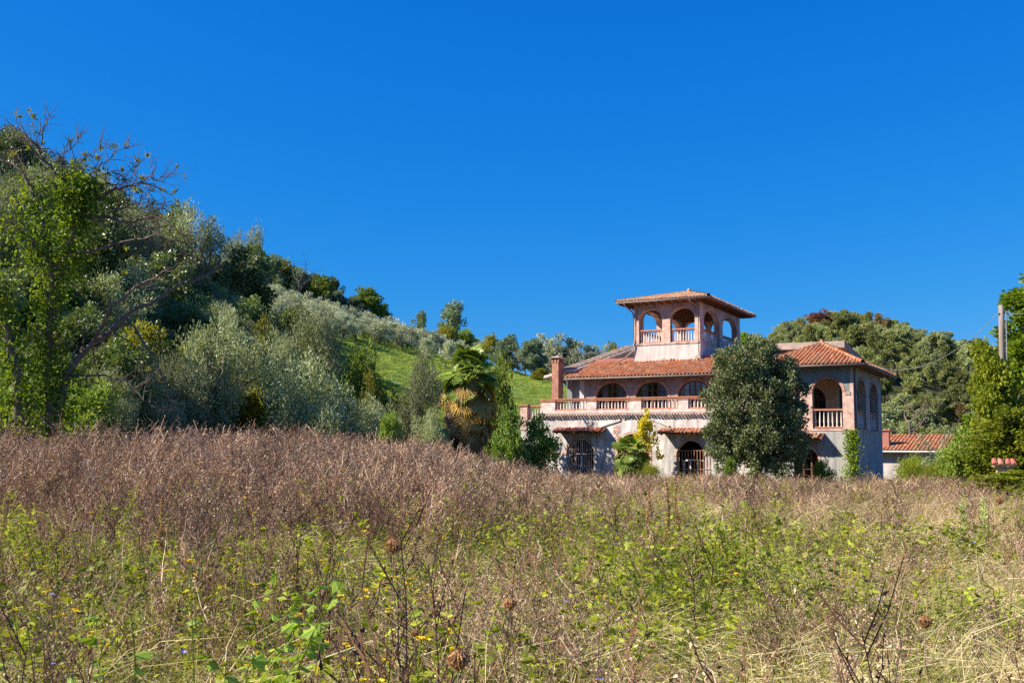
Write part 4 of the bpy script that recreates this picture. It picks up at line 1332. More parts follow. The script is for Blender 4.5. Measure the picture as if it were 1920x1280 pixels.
def make_library():
    rr = np.random.default_rng(5)
    for k in range(4):   # near olives
        species('olive%d' % k, 5.0, rlobes(rr, 8, 4.6, 1.3, 4.3, 0.7, 1.15, 0.9), 170, 85, 0.42, 0.15, 0.042, 'olive', 'bark', 20 + k, 0.16, 0.28, 12, stems=1 + k % 3, up=0.55, tall=1.5, out=0.5)
    for k in range(2):   # low bushy olives reaching the ground
        species('olive_bush%d' % k, 3.6, rlobes(rr, 9, 4.2, 0.5, 2.9, 0.7, 1.1, 0.9), 170, 80, 0.40, 0.15, 0.042, 'olive', 'bark', 40 + k, 0.12, 0.2, 12, stems=3, up=0.6, tall=1.6, out=0.5)
    for k in range(2):
        species('yellow_shrub%d' % k, 3.2, rlobes(rr, 8, 2.8, 0.6, 2.7, 0.5, 0.85, 0.9), 120, 70, 0.34, 0.13, 0.075, 'yellow_leaf', 'bark', 50 + k, 0.08, 0.2, 10, stems=3, up=0.2)
    for k in range(3):
        species('dark_tree%d' % k, 6.5, rlobes(rr, 9, 5.0, 1.0, 5.6, 0.9, 1.5, 0.95), 170, 75, 0.55, 0.22, 0.12, 'dark_leaf', 'bark_dark', 60 + k, 0.18, 0.3, 10, up=0.1)
    for k in range(2):
        species('green_shrub%d' % k, 3.0, rlobes(rr, 7, 3.0, 0.5, 2.3, 0.5, 0.9, 0.9), 120, 70, 0.36, 0.13, 0.08, 'green_leaf', 'bark_dark', 70 + k, 0.07, 0.2, 8, stems=3, up=0.15)
    for k in range(3):   # hill trees
        species('hill_tree%d' % k, 7.0, rlobes(rr, 8, 5.4, 2.2, 6.2, 0.9, 1.5, 0.85), 110, 42, 0.60, 0.36, 0.22, ('green_leaf', 'blue_leaf', 'green_leaf')[k], 'bark_dark', 80 + k, 0.16, 0.4, 12, up=0.1)
    species('hill_conic', 8.0, [(0, 0, 7.2, 0.4, 0.4, 0.9), (0.1, 0, 6.0, 0.8, 0.8, 0.8), (-0.1, 0.1, 4.9, 1.2, 1.2, 0.8), (0.1, 0, 3.7, 1.5, 1.5, 0.8), (0, 0, 2.4, 1.6, 1.6, 0.8)], 110, 40, 0.5, 0.34, 0.18, 'blue_leaf', 'bark_dark', 85, 0.16, 0.7, 10, up=0.0)
    species('hill_yellow', 6.0, rlobes(rr, 7, 4.6, 1.5, 5.2, 0.9, 1.4, 0.9), 90, 42, 0.6, 0.36, 0.2, 'yellow_leaf', 'bark_dark', 86, 0.14, 0.3, 10)
    species('hill_pale', 7.0, rlobes(rr, 8, 6.0, 1.8, 6.0, 0.8, 1.3, 0.8), 90, 34, 0.55, 0.34, 0.14, 'olive_far', 'bark', 87, 0.15, 0.35, 16, up=0.3)
    for k in range(3):   # grove olives
        species('grove_olive%d' % k, 4.0, rlobes(rr, 6, 4.0, 1.5, 3.5, 0.8, 1.15, 0.8), 75, 38, 0.45, 0.26, 0.10, 'olive_far', 'bark_dark', 90 + k, 0.15, 0.3, 7, stems=1 + k % 2, up=0.4, tall=1.2)
    for k, m in enumerate(('forest', 'forest', 'forest_pale', 'forest_brown', 'forest', 'forest_pale')):
        species('wood%d' % k, 8.0, rlobes(rr, 8, 6.4, 1.6, 6.9, 1.0, 1.8, 0.9), 120, 40, 0.62, 0.40, 0.25, m, 'bark_dark', 100 + k, 0.18, 0.4, 6, up=0.1)
    species('wood_red', 8.0, rlobes(rr, 8, 6.8, 2.0, 6.9, 1.2, 1.8, 0.9), 120, 40, 0.62, 0.40, 0.25, 'forest_red', 'bark_dark', 110, 0.18, 0.4, 6)
    # the evergreen oak before the house
    L = [(0, 0, 3.2, 2.2, 2.2, 2.2), (-0.75, 0, 5.0, 1.35, 1.35, 1.2), (0.75, 0.1, 5.1, 1.35, 1.3, 1.25), (-1.65, 0, 3.7, 1.0, 1.1, 1.1), (1.75, 0, 3.9, 1.05, 1.1, 1.1),
         (-1.75, -0.1, 2.2, 1.05, 1.2, 1.2), (1.75, 0, 2.1, 1.1, 1.2, 1.2), (0, -1.2, 2.0, 1.7, 1.2, 1.5), (0.0, 0.2, 5.5, 1.25, 1.1, 0.8), (1.4, -0.4, 4.5, 0.9, 0.9, 0.9), (-1.1, -0.5, 1.2, 1.1, 1.1, 1.0), (1.0, -0.5, 1.1, 1.1, 1.1, 0.9)]
    species('holm_oak', 6.6, L, 760, 72, 0.30, 0.125, 0.08, 'holm', 'bark_dark', 120, 0.2, 0.3, 18, stems=2, up=0.35, shell=3.0)
    for k in range(2):   # upright laurels
        species('laurel%d' % k, 4.2, [(0, 0, 1.0, 1.0, 0.9, 0.9), (-0.25, 0, 2.0, 0.85, 0.8, 0.9), (0.3, 0, 2.4, 0.75, 0.7, 0.9), (-0.2, 0.1, 3.2, 0.45, 0.45, 0.8), (0.35, 0, 3.4, 0.35, 0.35, 0.6), (0.75, -0.2, 1.5, 0.55, 0.5, 0.8)],
                130, 48, 0.24, 0.17, 0.075, 'laurel', 'bark_dark', 130 + k, 0.07, 0.3, 10, stems=4, up=0.9, tall=1.8, rnd=0.6)
    species('fig', 3.6, [(0.1, 0, 2.9, 0.55, 0.5, 0.55), (-0.2, 0, 2.3, 0.5, 0.45, 0.5), (0.35, 0, 2.2, 0.5, 0.45, 0.45), (0.95, 0, 1.7, 0.3, 0.3, 0.45), (-0.6, 0, 2.3, 0.25, 0.25, 0.3), (0.1, 0, 3.4, 0.25, 0.25, 0.3)],
            46, 24, 0.22, 0.19, 0.14, 'gold_leaf', 'bark_pale', 140, 0.06, 0.45, 10, up=-0.25, out=0.7)
    species('feather_shrub', 2.4, rlobes(rr, 7, 2.2, 0.4, 1.9, 0.4, 0.75, 0.9), 120, 80, 0.3, 0.14, 0.022, 'vine', 'bark', 150, 0.05, 0.2, 8, stems=4, up=0.8, tall=1.6)
    # vine-hung trees at the right edge
    T = [(0, 0, 8.6, 0.45, 0.45, 0.9), (0.0, 0, 7.4, 0.75, 0.75, 0.9), (0.1, 0, 6.2, 1.1, 1.1, 1.0), (-0.2, 0, 5.0, 1.4, 1.4, 1.0), (0.3, 0, 3.8, 1.7, 1.6, 1.1), (-0.3, 0, 2.6, 1.8, 1.7, 1.1), (0, 0, 1.3, 1.9, 1.8, 1.0)]
    species('vine_tall', 9.0, T, 680, 74, 0.34, 0.16, 0.11, 'ivy', 'bark_dark', 160, 0.2, 0.6, 14, up=0.1, shell=3)
    B = [(0, 0, 4.6, 0.55, 0.55, 0.7), (-0.5, 0, 3.8, 0.8, 0.8, 0.8), (0.5, 0, 3.7, 0.9, 0.9, 0.8), (-0.7, -0.2, 2.8, 0.9, 0.9, 0.8), (0.7, -0.2, 2.6, 1.0, 1.0, 0.9), (0, -0.5, 1.8, 1.2, 1.1, 0.9), (-0.7, -0.2, 0.9, 0.9, 0.9, 0.8), (0.7, -0.3, 0.9, 1.0, 0.9, 0.8)]
    species('vine_bush', 5.0, B, 420, 62, 0.30, 0.15, 0.12, 'creeper', 'bark_dark', 161, 0.1, 0.4, 12, stems=2, up=-0.1, shell=3)


make_library()
LABELS = {}


def plant(key, name, x, top, depth, width, label, cat, group=None, ry=None, rz=None):
    """stand a plant at bearing x and distance depth so that its top reaches the photograph's height"""
    p = at(x, top, depth)
    gz = float(ground_z(p[0], p[1]))
    tm, cm, H, Wd = LIB[key]
    sz = max(0.15, (p[2] - gz) / H)
    sx = width / FPX * depth / Wd if width else sz
    o = empty(name, (p[0], p[1], gz), random.uniform(0, 6.28) if rz is None else rz)
    o.scale = (sx, sx, sz)
    obj('trunk', tm, None, o)
    obj('crown', cm, None, o)
    return tag(o, label, cat, group)


def stand(key, name, xw, yw, h, label, cat, group=None, ratio=1.0):
    tm, cm, H, Wd = LIB[key]
    s = h / H
    o = empty(name, (xw, yw, float(ground_z(xw, yw))), random.uniform(0, 6.28))
    o.scale = (s * ratio, s * ratio, s)
    obj('trunk', tm, None, o)
    obj('crown', cm, None, o)
    return tag(o, label, cat, group)


def plant_left_slope():
    G = 'olive and shrub thicket at the foot of the hill'
    L = [
        # key, name, x, top, depth, width, label, category
        ('olive0', 'olive_tree', 402, 588, 41, 200, 'wide grey-green olive just right of the ivy-clad bare tree', 'olive tree'),
        ('olive_bush0', 'olive_tree', 330, 665, 37, 150, 'low dusty olive under the bare branches of the ivy-clad tree', 'olive tree'),
        ('olive_bush1', 'olive_tree', 265, 700, 35, 130, 'small dim olive bush in the shade behind the ivy-clad trunk', 'olive tree'),
        ('yellow_shrub0', 'yellow_green_shrub', 487, 600, 47, 95, 'tall yellow-green shrub between two grey olives', 'shrub'),
        ('yellow_shrub1', 'yellow_green_shrub', 470, 690, 44, 80, 'lower yellow-green shrub at the foot of the tall yellow one', 'shrub'),
        ('olive1', 'olive_tree', 592, 580, 53, 80, 'slender upright olive whose top stands against the grove', 'olive tree'),
        ('olive_bush0', 'olive_tree', 585, 668, 43, 185, 'broadest grey olive bush in the middle of the thicket', 'olive tree'),
        ('olive2', 'olive_tree', 535, 615, 50, 80, 'thin pale olive behind the yellow-green shrub', 'olive tree'),
        ('green_shrub0', 'green_shrub', 678, 655, 55, 95, 'dark bush with reddish top on the edge of the meadow', 'shrub'),
        ('yellow_shrub0', 'yellow_green_shrub', 700, 700, 50, 90, 'yellow-green bush below the dark bush at the meadow edge', 'shrub'),
        ('olive3', 'olive_tree', 782, 662, 49, 105, 'thin-stemmed grey olive nearest to the palm', 'olive tree'),
        ('olive_bush1', 'olive_tree', 690, 745, 43, 110, 'low grey olive bush under the yellow-green bush', 'olive tree'),
        ('olive_bush0', 'olive_tree', 800, 770, 48, 70, 'small grey olive bush against the skirt of the palm', 'olive tree'),
        ('green_shrub1', 'green_shrub', 730, 775, 41, 55, 'small bright green shrub at the edge of the brown weeds', 'shrub'),
        ('dark_tree0', 'evergreen_shrub', 640, 720, 52, 110, 'dark evergreen bush in the gap between two olives', 'shrub'),
        ('dark_tree1', 'evergreen_tree', 495, 560, 76, 110, 'dark evergreen below the lower corner of the olive grove', 'tree'),
        ('dark_tree2', 'evergreen_tree', 550, 575, 88, 80, 'dark green bush on the lower edge of the olive grove', 'tree'),
        ('olive1', 'olive_tree', 425, 570, 58, 60, 'small silvery olive top below the dark evergreen', 'olive tree'),
        ('dark_tree0', 'evergreen_tree', 445, 470, 82, 130, 'dark evergreen in the shade under the tall olives', 'tree'),
        ('olive0', 'olive_tree', 375, 388, 80, 165, 'tall rounded silver olive on the skyline of the slope', 'olive tree'),
        ('olive2', 'olive_tree', 450, 428, 100, 90, 'silver olive at the right end of the tall olives', 'olive tree'),
        ('dark_tree1', 'evergreen_tree', 325, 378, 95, 90, 'dark tree top peeping over the tall silver olives', 'tree'),
        ('olive3', 'olive_tree', 235, 385, 62, 150, 'grey olive behind the bare crown of the ivy-clad tree', 'olive tree'),
        ('olive1', 'olive_tree', 110, 318, 62, 170, 'high grey olive behind the upper twigs of the bare tree', 'olive tree'),
        ('dark_tree2', 'evergreen_tree', 25, 252, 66, 110, 'dark tree on the highest point at the picture edge', 'tree'),
        ('olive0', 'olive_tree', 20, 330, 48, 150, 'grey olive at the picture edge below the dark tree', 'olive tree'),
        ('dark_tree0', 'evergreen_tree', 170, 470, 50, 190, 'dark evergreen mass behind the ivy-clad trunk', 'tree'),
        ('dark_tree1', 'evergreen_tree', 330, 540, 56, 170, 'dark evergreen hidden behind the hanging bare branches', 'tree'),
        ('dark_tree2', 'evergreen_tree', 40, 500, 42, 170, 'dark evergreen at the picture edge behind the double trunk', 'tree'),
        ('green_shrub0', 'green_shrub', 15, 690, 27, 110, 'green shrub at the picture edge beside the leaning trunk', 'shrub'),
        ('green_shrub1', 'green_shrub', 190, 720, 30, 120, 'shaded green shrub between the trunk and the small olive', 'shrub'),
        ('yellow_shrub1', 'yellow_green_shrub', 285, 610, 40, 100, 'yellow-green bush seen through the hanging bare branches', 'shrub'),
        ('dark_tree2', 'evergreen_shrub', 240, 690, 38, 150, 'dark undergrowth bush low behind the ivy-clad tree', 'shrub'),
        ('dark_tree0', 'evergreen_shrub', 510, 730, 48, 110, 'dark bush in the gap under the yellow-green shrubs', 'shrub'),
        ('green_shrub0', 'green_shrub', 925, 672, 62, 90, 'loose green shrub growing beside the palm crown', 'shrub'),
('green_shrub1', 'green_shrub', 755, 745, 56, 60, 'green shrub filling the gap behind the slender olive', 'shrub'),
    ]
    for key, name, x, top, d, w, lab, cat in L:
        plant(key, name, x, top, d, w, lab, cat, G)
    # trees along the crest
    C = [('hill_tree0', 480, 458, 172, 60, 'leafy tree at the left end of the row above the grove'),
         ('hill_tree1', 510, 478, 176, 52, 'blue-green tree second in the row above the grove'),
         ('hill_yellow', 540, 492, 178, 56, 'yellow-green tree in the row above the grove'),
         ('hill_tree2', 585, 515, 182, 52, 'round tree towards the right of the row above the grove'),
         ('hill_tree1', 622, 520, 186, 48, 'blue-green tree closing the row above the grove'),
         ('hill_tree0', 690, 538, 190, 66, 'large round tree standing alone on the crest'),
         ('hill_tree1', 722, 572, 192, 36, 'small tree leaning on the large round crest tree'),
         ('hill_tree1', 793, 583, 186, 44, 'small dark spreading tree on the bare crest'),
         ('hill_conic', 850, 566, 182, 48, 'tall pointed conifer-like tree on the crest'),
         ('hill_yellow', 838, 612, 176, 56, 'yellowish bush at the foot of the pointed tree'),
         ('hill_tree2', 880, 618, 178, 44, 'dark round tree just right of the pointed tree')]
    for key, x, top, d, w, lab in C:
        plant(key, 'crest_tree', x, top, d, w, lab, 'tree', 'trees along the crest of the hill')
    rc = np.random.default_rng(61)
    for x, top in ((462, 452), (498, 470), (526, 486), (556, 500), (570, 508), (604, 522), (640, 540), (658, 552)):
        plant(('hill_tree0', 'hill_tree2', 'hill_tree1')[int(rc.integers(3))], 'crest_tree', x, top + rc.uniform(-4, 6), rc.uniform(176, 188), rc.uniform(38, 54), 'leafy tree in the close row along the skyline above the olive grove', 'tree', 'close row of trees above the grove')
    for x, top in ((905, 640), (940, 640), (1000, 638), (1032, 634), (1066, 634), (1100, 644), (1134, 650), (975, 655), (1025, 660), (1075, 662)):
        plant(('hill_tree1', 'hill_pale', 'hill_pale')[int(rc.integers(3))], 'meadow_edge_tree', x, top + rc.uniform(-4, 4), rc.uniform(160, 176), rc.uniform(40, 56), 'thin grey-green tree in the belt behind the meadow and chimney', 'tree', 'tree belt behind the meadow')
    B = [('hill_yellow', 922, 628, 168, 50, 'pale brownish tree above the palm crown'), ('hill_tree1', 962, 628, 170, 60, 'blue-green tree right of the pale brownish tree'),
         ('hill_tree1', 985, 640, 160, 50, 'dark blue-green tree over the meadow edge'), ('hill_pale', 1015, 626, 172, 70, 'thin grey tree with visible stems behind the meadow'),
         ('hill_pale', 1048, 626, 170, 62, 'grey-green tree directly behind the chimney'), ('hill_pale', 1085, 640, 168, 56, 'grey tree right of the chimney top'),
         ('hill_pale', 1118, 648, 170, 46, 'small grey tree behind the aerial'), ('hill_yellow', 1150, 643, 166, 40, 'yellow-green treetop beside the tower wall'),
         ('hill_yellow', 1012, 690, 152, 36, 'low rounded bush on the meadow edge by the chimney'), ('hill_tree1', 945, 655, 158, 44, 'dark tree where the meadow meets the palm'),
         ('hill_tree2', 1045, 690, 156, 34, 'small green bush behind the chimney stack')]
    for key, x, top, d, w, lab in B:
        plant(key, 'meadow_edge_tree', x, top, d, w, lab, 'tree', 'trees behind the meadow')
    # the olive grove, row by row up the slope
    k = 0
    for r, d in enumerate((100, 107, 114, 121, 128, 135, 142, 149, 156, 163, 170, 177)):
        x0 = 495 + 5 * abs(r - 6)
        x1 = (545, 555, 565, 580, 605, 632, 664, 704, 745, 787, 827, 862)[r]
        n = max(1, int((x1 - x0) / 24))
        for i in range(n + 1):
            x = x0 + (x1 - x0) * i / n + random.uniform(-6, 6)
            dd = d + random.uniform(-2, 2) - 0.03 * (x - 640)
            stand('grove_olive%d' % (k % 3), 'grove_olive', px_x(x, dd), dd, random.uniform(3.0, 4.0), 'silver-grey olive tree planted in the grove on the hillside', 'olive tree', 'olives of the hillside grove', 1.1)
            k += 1
    for x, top, d, w in ((868, 640, 140, 44), (838, 636, 142, 40), (800, 628, 144, 40)):
        plant('grove_olive1', 'grove_olive', x, top, d, w, 'silver-grey olive tree planted in the grove on the hillside', 'olive tree', 'olives of the hillside grove')


plant_left_slope()


def plant_wood():
    rng = np.random.default_rng(77)
    lab = {0: 'dark green tree in the wood covering the hill behind the villa', 2: 'pale green tree in the wood covering the hill behind the villa', 3: 'russet brown tree in the wood covering the hill behind the villa'}
    kindof = [0, 0, 2, 3, 0, 2]
    for d, step, h in ((100, 32, 4.4), (113, 29, 4.5), (128, 26, 4.6), (145, 24, 4.8), (163, 22, 4.9), (181, 20, 4.9), (198, 19, 4.9), (214, 18, 4.8), (228, 17, 4.6), (240, 16, 4.4)):
        x = 1385 + rng.uniform(0, 20) if d > 160 else 1560
        while x < 1975:
            k = int(rng.choice(6, p=(0.22, 0.2, 0.22, 0.07, 0.12, 0.17))) if d > 160 else int(rng.choice(6, p=(0.2, 0.18, 0.24, 0.08, 0.12, 0.18)))
            if not (abs(x - 1545) < 12 and d > 205):
                dd = d + rng.uniform(-6, 6)
                stand('wood%d' % k, 'woodland_tree', px_x(x, dd), dd, h * rng.uniform(0.62, 1.05), lab[kindof[k]], 'tree', 'trees of the wooded hill, ' + ('dark green', '', 'pale green', 'russet')[kindof[k]], rng.uniform(0.95, 1.3))
            x += step * rng.uniform(0.7, 1.25)
    plant('wood_red', 'woodland_tree', 1545, 582, 206, 70, 'single red-brown tree on top of the wooded hill', 'tree')
    plant('wood3', 'woodland_tree', 1470, 611, 228, 50, 'ochre tree on the skyline left of the red-brown tree', 'tree')
    plant('wood2', 'woodland_tree', 1620, 690, 160, 34, 'small bright green tree above the wing roof ridge', 'tree')
    plant('hill_tree0', 'woodland_tree', 1398, 622, 200, 40, 'round green treetop right of the tower', 'tree')


plant_wood()


def grow(mb, p, d, length, r, rng, depth, tips, crook=0.45, up=0.25, seg=6, maxz=None):
    """crooked bare branch that forks"""
    pts = [np.array(p, float)]
    d = unit(np.array(d, float))
    for k in range(seg):
        d = unit(d + rng.normal(0, crook, 3) * 0.5 + np.array([0, 0, up * 0.3]))
        pts.append(pts[-1] + d * length / seg)
    rr = np.linspace(r, r * 0.45, seg + 1)
    mb.tube(pts, rr, 5 if r > 0.02 else 4, cap=False)
    if depth == 0:
        tips.append((pts[-1], d))
        return
    for k in range(2, seg + 1):
        if rng.random() < 0.62 or k == seg:
            nd = unit(d + rng.normal(0, 0.8, 3) + np.array([0, 0, up]))
            grow(mb, pts[k], nd, length * rng.uniform(0.4, 0.65), rr[k] * 0.6, rng, depth - 1, tips, crook, up, max(4, seg - 1))


def build_ivy_tree():
    rng = np.random.default_rng(31)
    D0 = 24.0
    base = at(95, 800, D0)
    gz = float(ground_z(base[0], base[1]))
    o = empty('ivy_clad_tree', (base[0], base[1], gz))
    tag(o, 'half-dead ivy-clad tree with bare crooked twigs against the sky', 'tree')
    org = np.array([base[0], base[1], gz])
    limbs = [
        ([(95, 815, 0), (90, 720, 0.1), (93, 620, 0), (96, 500, -0.2), (78, 410, -0.3), (58, 350, -0.3), (32, 312, -0.2), (-5, 298, 0)], 0.115, 0.018, 1),
        ([(98, 800, 0.1), (128, 705, 0.3), (172, 645, 0.4), (235, 592, 0.6), (320, 545, 0.8), (400, 512, 1.0)], 0.105, 0.018, 2),
        ([(94, 570, 0), (126, 480, 0.4), (146, 405, 0.5), (138, 360, 0.5), (112, 331, 0.4), (77, 293, 0.3), (69, 272, 0.3), (48, 258, 0.3), (34, 241, 0.3)], 0.07, 0.009, 1),
        ([(146, 405, 0.5), (190, 366, 0.7), (225, 352, 0.8), (262, 340, 1.0), (298, 352, 1.2)], 0.045, 0.012, 2),
        ([(38, 800, -0.4), (30, 700, -0.5), (8, 600, -0.6), (-25, 510, -0.7)], 0.11, 0.05, 2),
        ([(146, 408, 0.5), (200, 405, 0.5), (245, 418, 0.3), (292, 405, 0.1), (335, 430, 0)], 0.05, 0.012, 2),
        ([(172, 645, 0.4), (212, 570, -0.2), (275, 525, -0.6), (340, 500, -0.8)], 0.05, 0.012, 2),
        ([(77, 288, 0.3), (79, 265, 0.3), (76, 238, 0.3), (74, 220, 0.3)], 0.016, 0.007, 0),
        ([(126, 480, 0.4), (215, 460, 0.2), (290, 440, 0.0), (345, 455, 0.0)], 0.04, 0.012, 2),
        ([(235, 592, 0.6), (270, 640, 0.4), (300, 690, 0.2), (315, 740, 0.1)], 0.03, 0.008, 2),
        ([(128, 705, 0.3), (190, 700, -0.3), (240, 715, -0.5), (280, 760, -0.6)], 0.03, 0.008, 2),
        ([(96, 500, -0.2), (60, 450, -0.6), (25, 420, -0.9), (-20, 400, -1.0)], 0.04, 0.012, 2),
        ([(262, 340, 1.0), (285, 330, 1.0), (310, 345, 1.0)], 0.02, 0.008, 1),
        ([(146, 400, 0.5), (160, 360, 0.5), (165, 330, 0.3)], 0.03, 0.01, 1),
        ([(81, 262, 0.4), (83, 241, 0.4), (96, 219, 0.4)], 0.015, 0.006, 0.5),
        ([(79, 276, 0.5), (103, 286, 0.5), (113, 298, 0.5), (124, 319, 0.5)], 0.015, 0.006, 0.5),
        ([(127, 322, 0.6000000000000001), (119, 296, 0.6000000000000001), (120, 274, 0.6000000000000001)], 0.015, 0.006, 0.5),
        ([(150, 345, 0.7000000000000001), (139, 310, 0.7000000000000001), (134, 277, 0.7000000000000001), (143, 265, 0.7000000000000001), (141, 251, 0.7000000000000001)], 0.015, 0.006, 0.5),
        ([(160, 340, 0.4), (151, 313, 0.4), (158, 296, 0.4), (172, 286, 0.4), (194, 275, 0.4)], 0.015, 0.006, 0.5),
        ([(175, 350, 0.5), (189, 310, 0.5), (206, 296, 0.5), (231, 278, 0.5)], 0.015, 0.006, 0.5),
        ([(165, 352, 0.6000000000000001), (180, 334, 0.6000000000000001), (206, 320, 0.6000000000000001), (232, 331, 0.6000000000000001), (254, 316, 0.6000000000000001)], 0.015, 0.006, 0.5),
        ([(170, 365, 0.7000000000000001), (198, 346, 0.7000000000000001), (241, 348, 0.7000000000000001), (276, 342, 0.7000000000000001)], 0.015, 0.006, 0.5),
        ([(190, 370, 0.4), (206, 363, 0.4), (258, 351, 0.4), (281, 355, 0.4), (278, 378, 0.4)], 0.015, 0.006, 0.5),
        ([(200, 405, 0.5), (250, 380, 0.5), (290, 372, 0.5), (300, 395, 0.5)], 0.015, 0.006, 0.5),
        ([(230, 400, 0.6000000000000001), (280, 430, 0.6000000000000001), (320, 420, 0.6000000000000001), (345, 450, 0.6000000000000001)], 0.015, 0.006, 0.5),
        ([(245, 418, 0.7000000000000001), (270, 450, 0.7000000000000001), (310, 470, 0.7000000000000001), (330, 500, 0.7000000000000001)], 0.015, 0.006, 0.5),
        ([(215, 460, 0.4), (260, 480, 0.4), (300, 470, 0.4), (350, 480, 0.4)], 0.015, 0.006, 0.5),
        ([(146, 405, 0.5), (210, 390, 0.5), (262, 395, 0.5), (310, 380, 0.5)], 0.015, 0.006, 0.5),
    ]
    mb = MB(); tips = []
    paths = []
    for pts, r0, r1, lev in limbs:
        P = np.array([at(x, y, D0 + dd) for x, y, dd in pts]) - org
        t = np.linspace(0, len(P) - 1, (len(P) - 1) * 4 + 1)
        Q = np.stack([np.interp(t, np.arange(len(P)), P[:, k]) for k in range(3)], 1)
        Q += rng.normal(0, 0.025, Q.shape) * (np.arange(len(Q)) > 0)[:, None]
        rr = np.linspace(r0, r1, len(Q))
        mb.tube(Q, rr, 8 if r0 > 0.06 else 6)
        paths.append(Q)
        n = int(len(Q) * (0.0 if lev == 0 else 0.9))
        for k in rng.choice(np.arange(len(Q) // 4, len(Q)), max(1, n) if lev else 0):
            d = unit(unit(Q[min(k + 1, len(Q) - 1)] - Q[max(k - 1, 0)]) + rng.normal(0, 0.8, 3) + np.array([0, 0, 0.35]))
            grow(mb, Q[k], d, rng.uniform(0.3, 0.8) * (1 if lev >= 1 else 0.6), max(0.011, rr[k] * 0.42), rng, (1 if lev >= 1 else 0) + (rng.random() < 0.65), tips)
        if lev >= 1:
            grow(mb, Q[-1], unit(Q[-1] - Q[-3]), 0.45, r1, rng, 2, tips)
    mb.build('trunk', M['bark'], o, True)
    # ivy wrapped round the stems
    V = []
    for pi, lo, hi, rad, n in ((0, 0.0, 0.4, 0.17, 2000), (0, 0.35, 0.75, 0.18, 900), (4, 0.0, 1.0, 0.22, 1900), (2, 0.06, 0.45, 0.24, 2600), (1, 0.0, 0.25, 0.22, 500), (11, 0.0, 1.0, 0.3, 700), (13, 0, 1, 0.2, 700)):
        Q = paths[pi]
        k = rng.uniform(lo, hi, n) * (len(Q) - 1)
        C = np.stack([np.interp(k, np.arange(len(Q)), Q[:, a]) for a in range(3)], 1)
        f = 0.55 + 0.9 * vnoise(k * 0.9, np.full(n, pi * 7.0), 5)
        off = rng.normal(size=(n, 3)) * rad * f[:, None] * np.array([1, 1, 0.8])
        P = C + off
        D = unit(unit(off) * 0.7 + rand_unit(n, rng) * 0.6 + np.array([0, 0, -0.35]))
        V.append(leaf_arrays(P, D, rng.uniform(0.07, 0.13, n), rng.uniform(0.055, 0.10, n), rng, 0.1))
    obj('ivy', leaf_mesh('ivy', V), M['ivy'], o)
    # rosettes of long leaves at some twig ends
    V = []
    for (p, d) in tips:
        w = 0.45 if p[0] < 0.3 and p[2] < 4.4 else 0.03
        if rng.random() > w: continue
        n = int(rng.integers(6, 12))
        D = unit(d[None] * 0.7 + rand_unit(n, rng) * 0.9 + np.array([0, 0, 0.2]))
        V.append(leaf_arrays(np.repeat(p[None], n, 0), D, rng.uniform(0.11, 0.2, n), rng.uniform(0.03, 0.05, n), rng, 0.15))
    obj('leaves', leaf_mesh('leaves', V), M['rosette'], o)


build_ivy_tree()


def build_bare_tree(x, top, d, label, pale=False, seed=3, lev=3):
    rng = np.random.default_rng(seed)
    p = at(x, top, d)
    gz = float(ground_z(p[0], p[1]))
    h = p[2] - gz
    o = empty('bare_tree', (p[0], p[1], gz))
    tag(o, label, 'tree')
    mb = MB(); tips = []
    mb.tube([(0, 0, -0.2), (0.1, 0, h * 0.3), (0.0, 0, h * 0.55)], [0.13 * h / 6, 0.1 * h / 6, 0.08 * h / 6], 6)
    for k in range(5):
        a = rng.uniform(0, 6.28)
        grow(mb, (0, 0, h * rng.uniform(0.3, 0.55)), (math.cos(a) * 0.6, math.sin(a) * 0.6, 0.9), h * 0.36, 0.055 * h / 6, rng, lev - 1, tips, 0.5, 0.3)
    mb.build('trunk', M['bark' if pale else 'bark_dark'], o)


build_bare_tree(1702, 712, 101, 'pale leafless tree standing out of the wood beside the wing', True, 4)
build_bare_tree(563, 478, 170, 'leafless dark tree on the crest above the grove', False, 8)


# ---- plants round the villa
plant('holm_oak', 'holm_oak', 1415, 641, 52.0, 200, 'big round dark evergreen oak standing before the villa front', 'tree', rz=0.4)
plant('laurel0', 'laurel_shrub', 953, 768, 53.5, 66, 'upright glossy green laurel between the palm and the villa', 'shrub')
plant('laurel1', 'laurel_shrub', 1004, 778, 55.5, 88, 'bushy glossy laurel against the left corner of the villa', 'shrub')
plant('fig', 'fig_tree', 1205, 768, 60.0, 62, 'yellow-leaved slender fig tree by the middle door of the villa', 'tree', rz=0.0)
plant('feather_shrub', 'feathery_shrub', 1712, 852, 46.5, 66, 'bright yellow-green feathery shrub before the outbuilding wall', 'shrub')
plant('feather_shrub', 'feathery_shrub', 1752, 862, 44.5, 50, 'smaller yellow-green feathery shrub next to the canes', 'shrub')
plant('dark_tree0', 'dark_shrub', 1772, 842, 47, 80, 'dark shaded shrub beneath the blue-green canes', 'shrub')
plant('vine_tall', 'vine_hung_tree', 1945, 512, 48.5, 235, 'tall deep green tree cut off by the picture edge beside the pole', 'tree', rz=0.3)
plant('vine_bush', 'vine_hung_tree', 1853, 648, 41.5, 118, 'yellow-green vine-draped tree at the foot of the utility pole', 'tree', rz=1.0)
plant('vine_bush', 'vine_thicket', 1895, 770, 37.5, 150, 'thick yellow-green vine heap around the gate pillar', 'vines', rz=2.2)
plant('vine_bush', 'vine_thicket', 1885, 884, 34.6, 170, 'low vine heap in front of the gate pillar below its tiled cap', 'vines', rz=4.0)
plant('green_shrub0', 'green_shrub', 1815, 800, 43.5, 90, 'green shrub behind the canes at the foot of the vine-draped tree', 'shrub')
plant('green_shrub1', 'green_shrub', 1365, 858, 49.5, 34, 'small light green shrub at the foot of the evergreen oak', 'shrub')
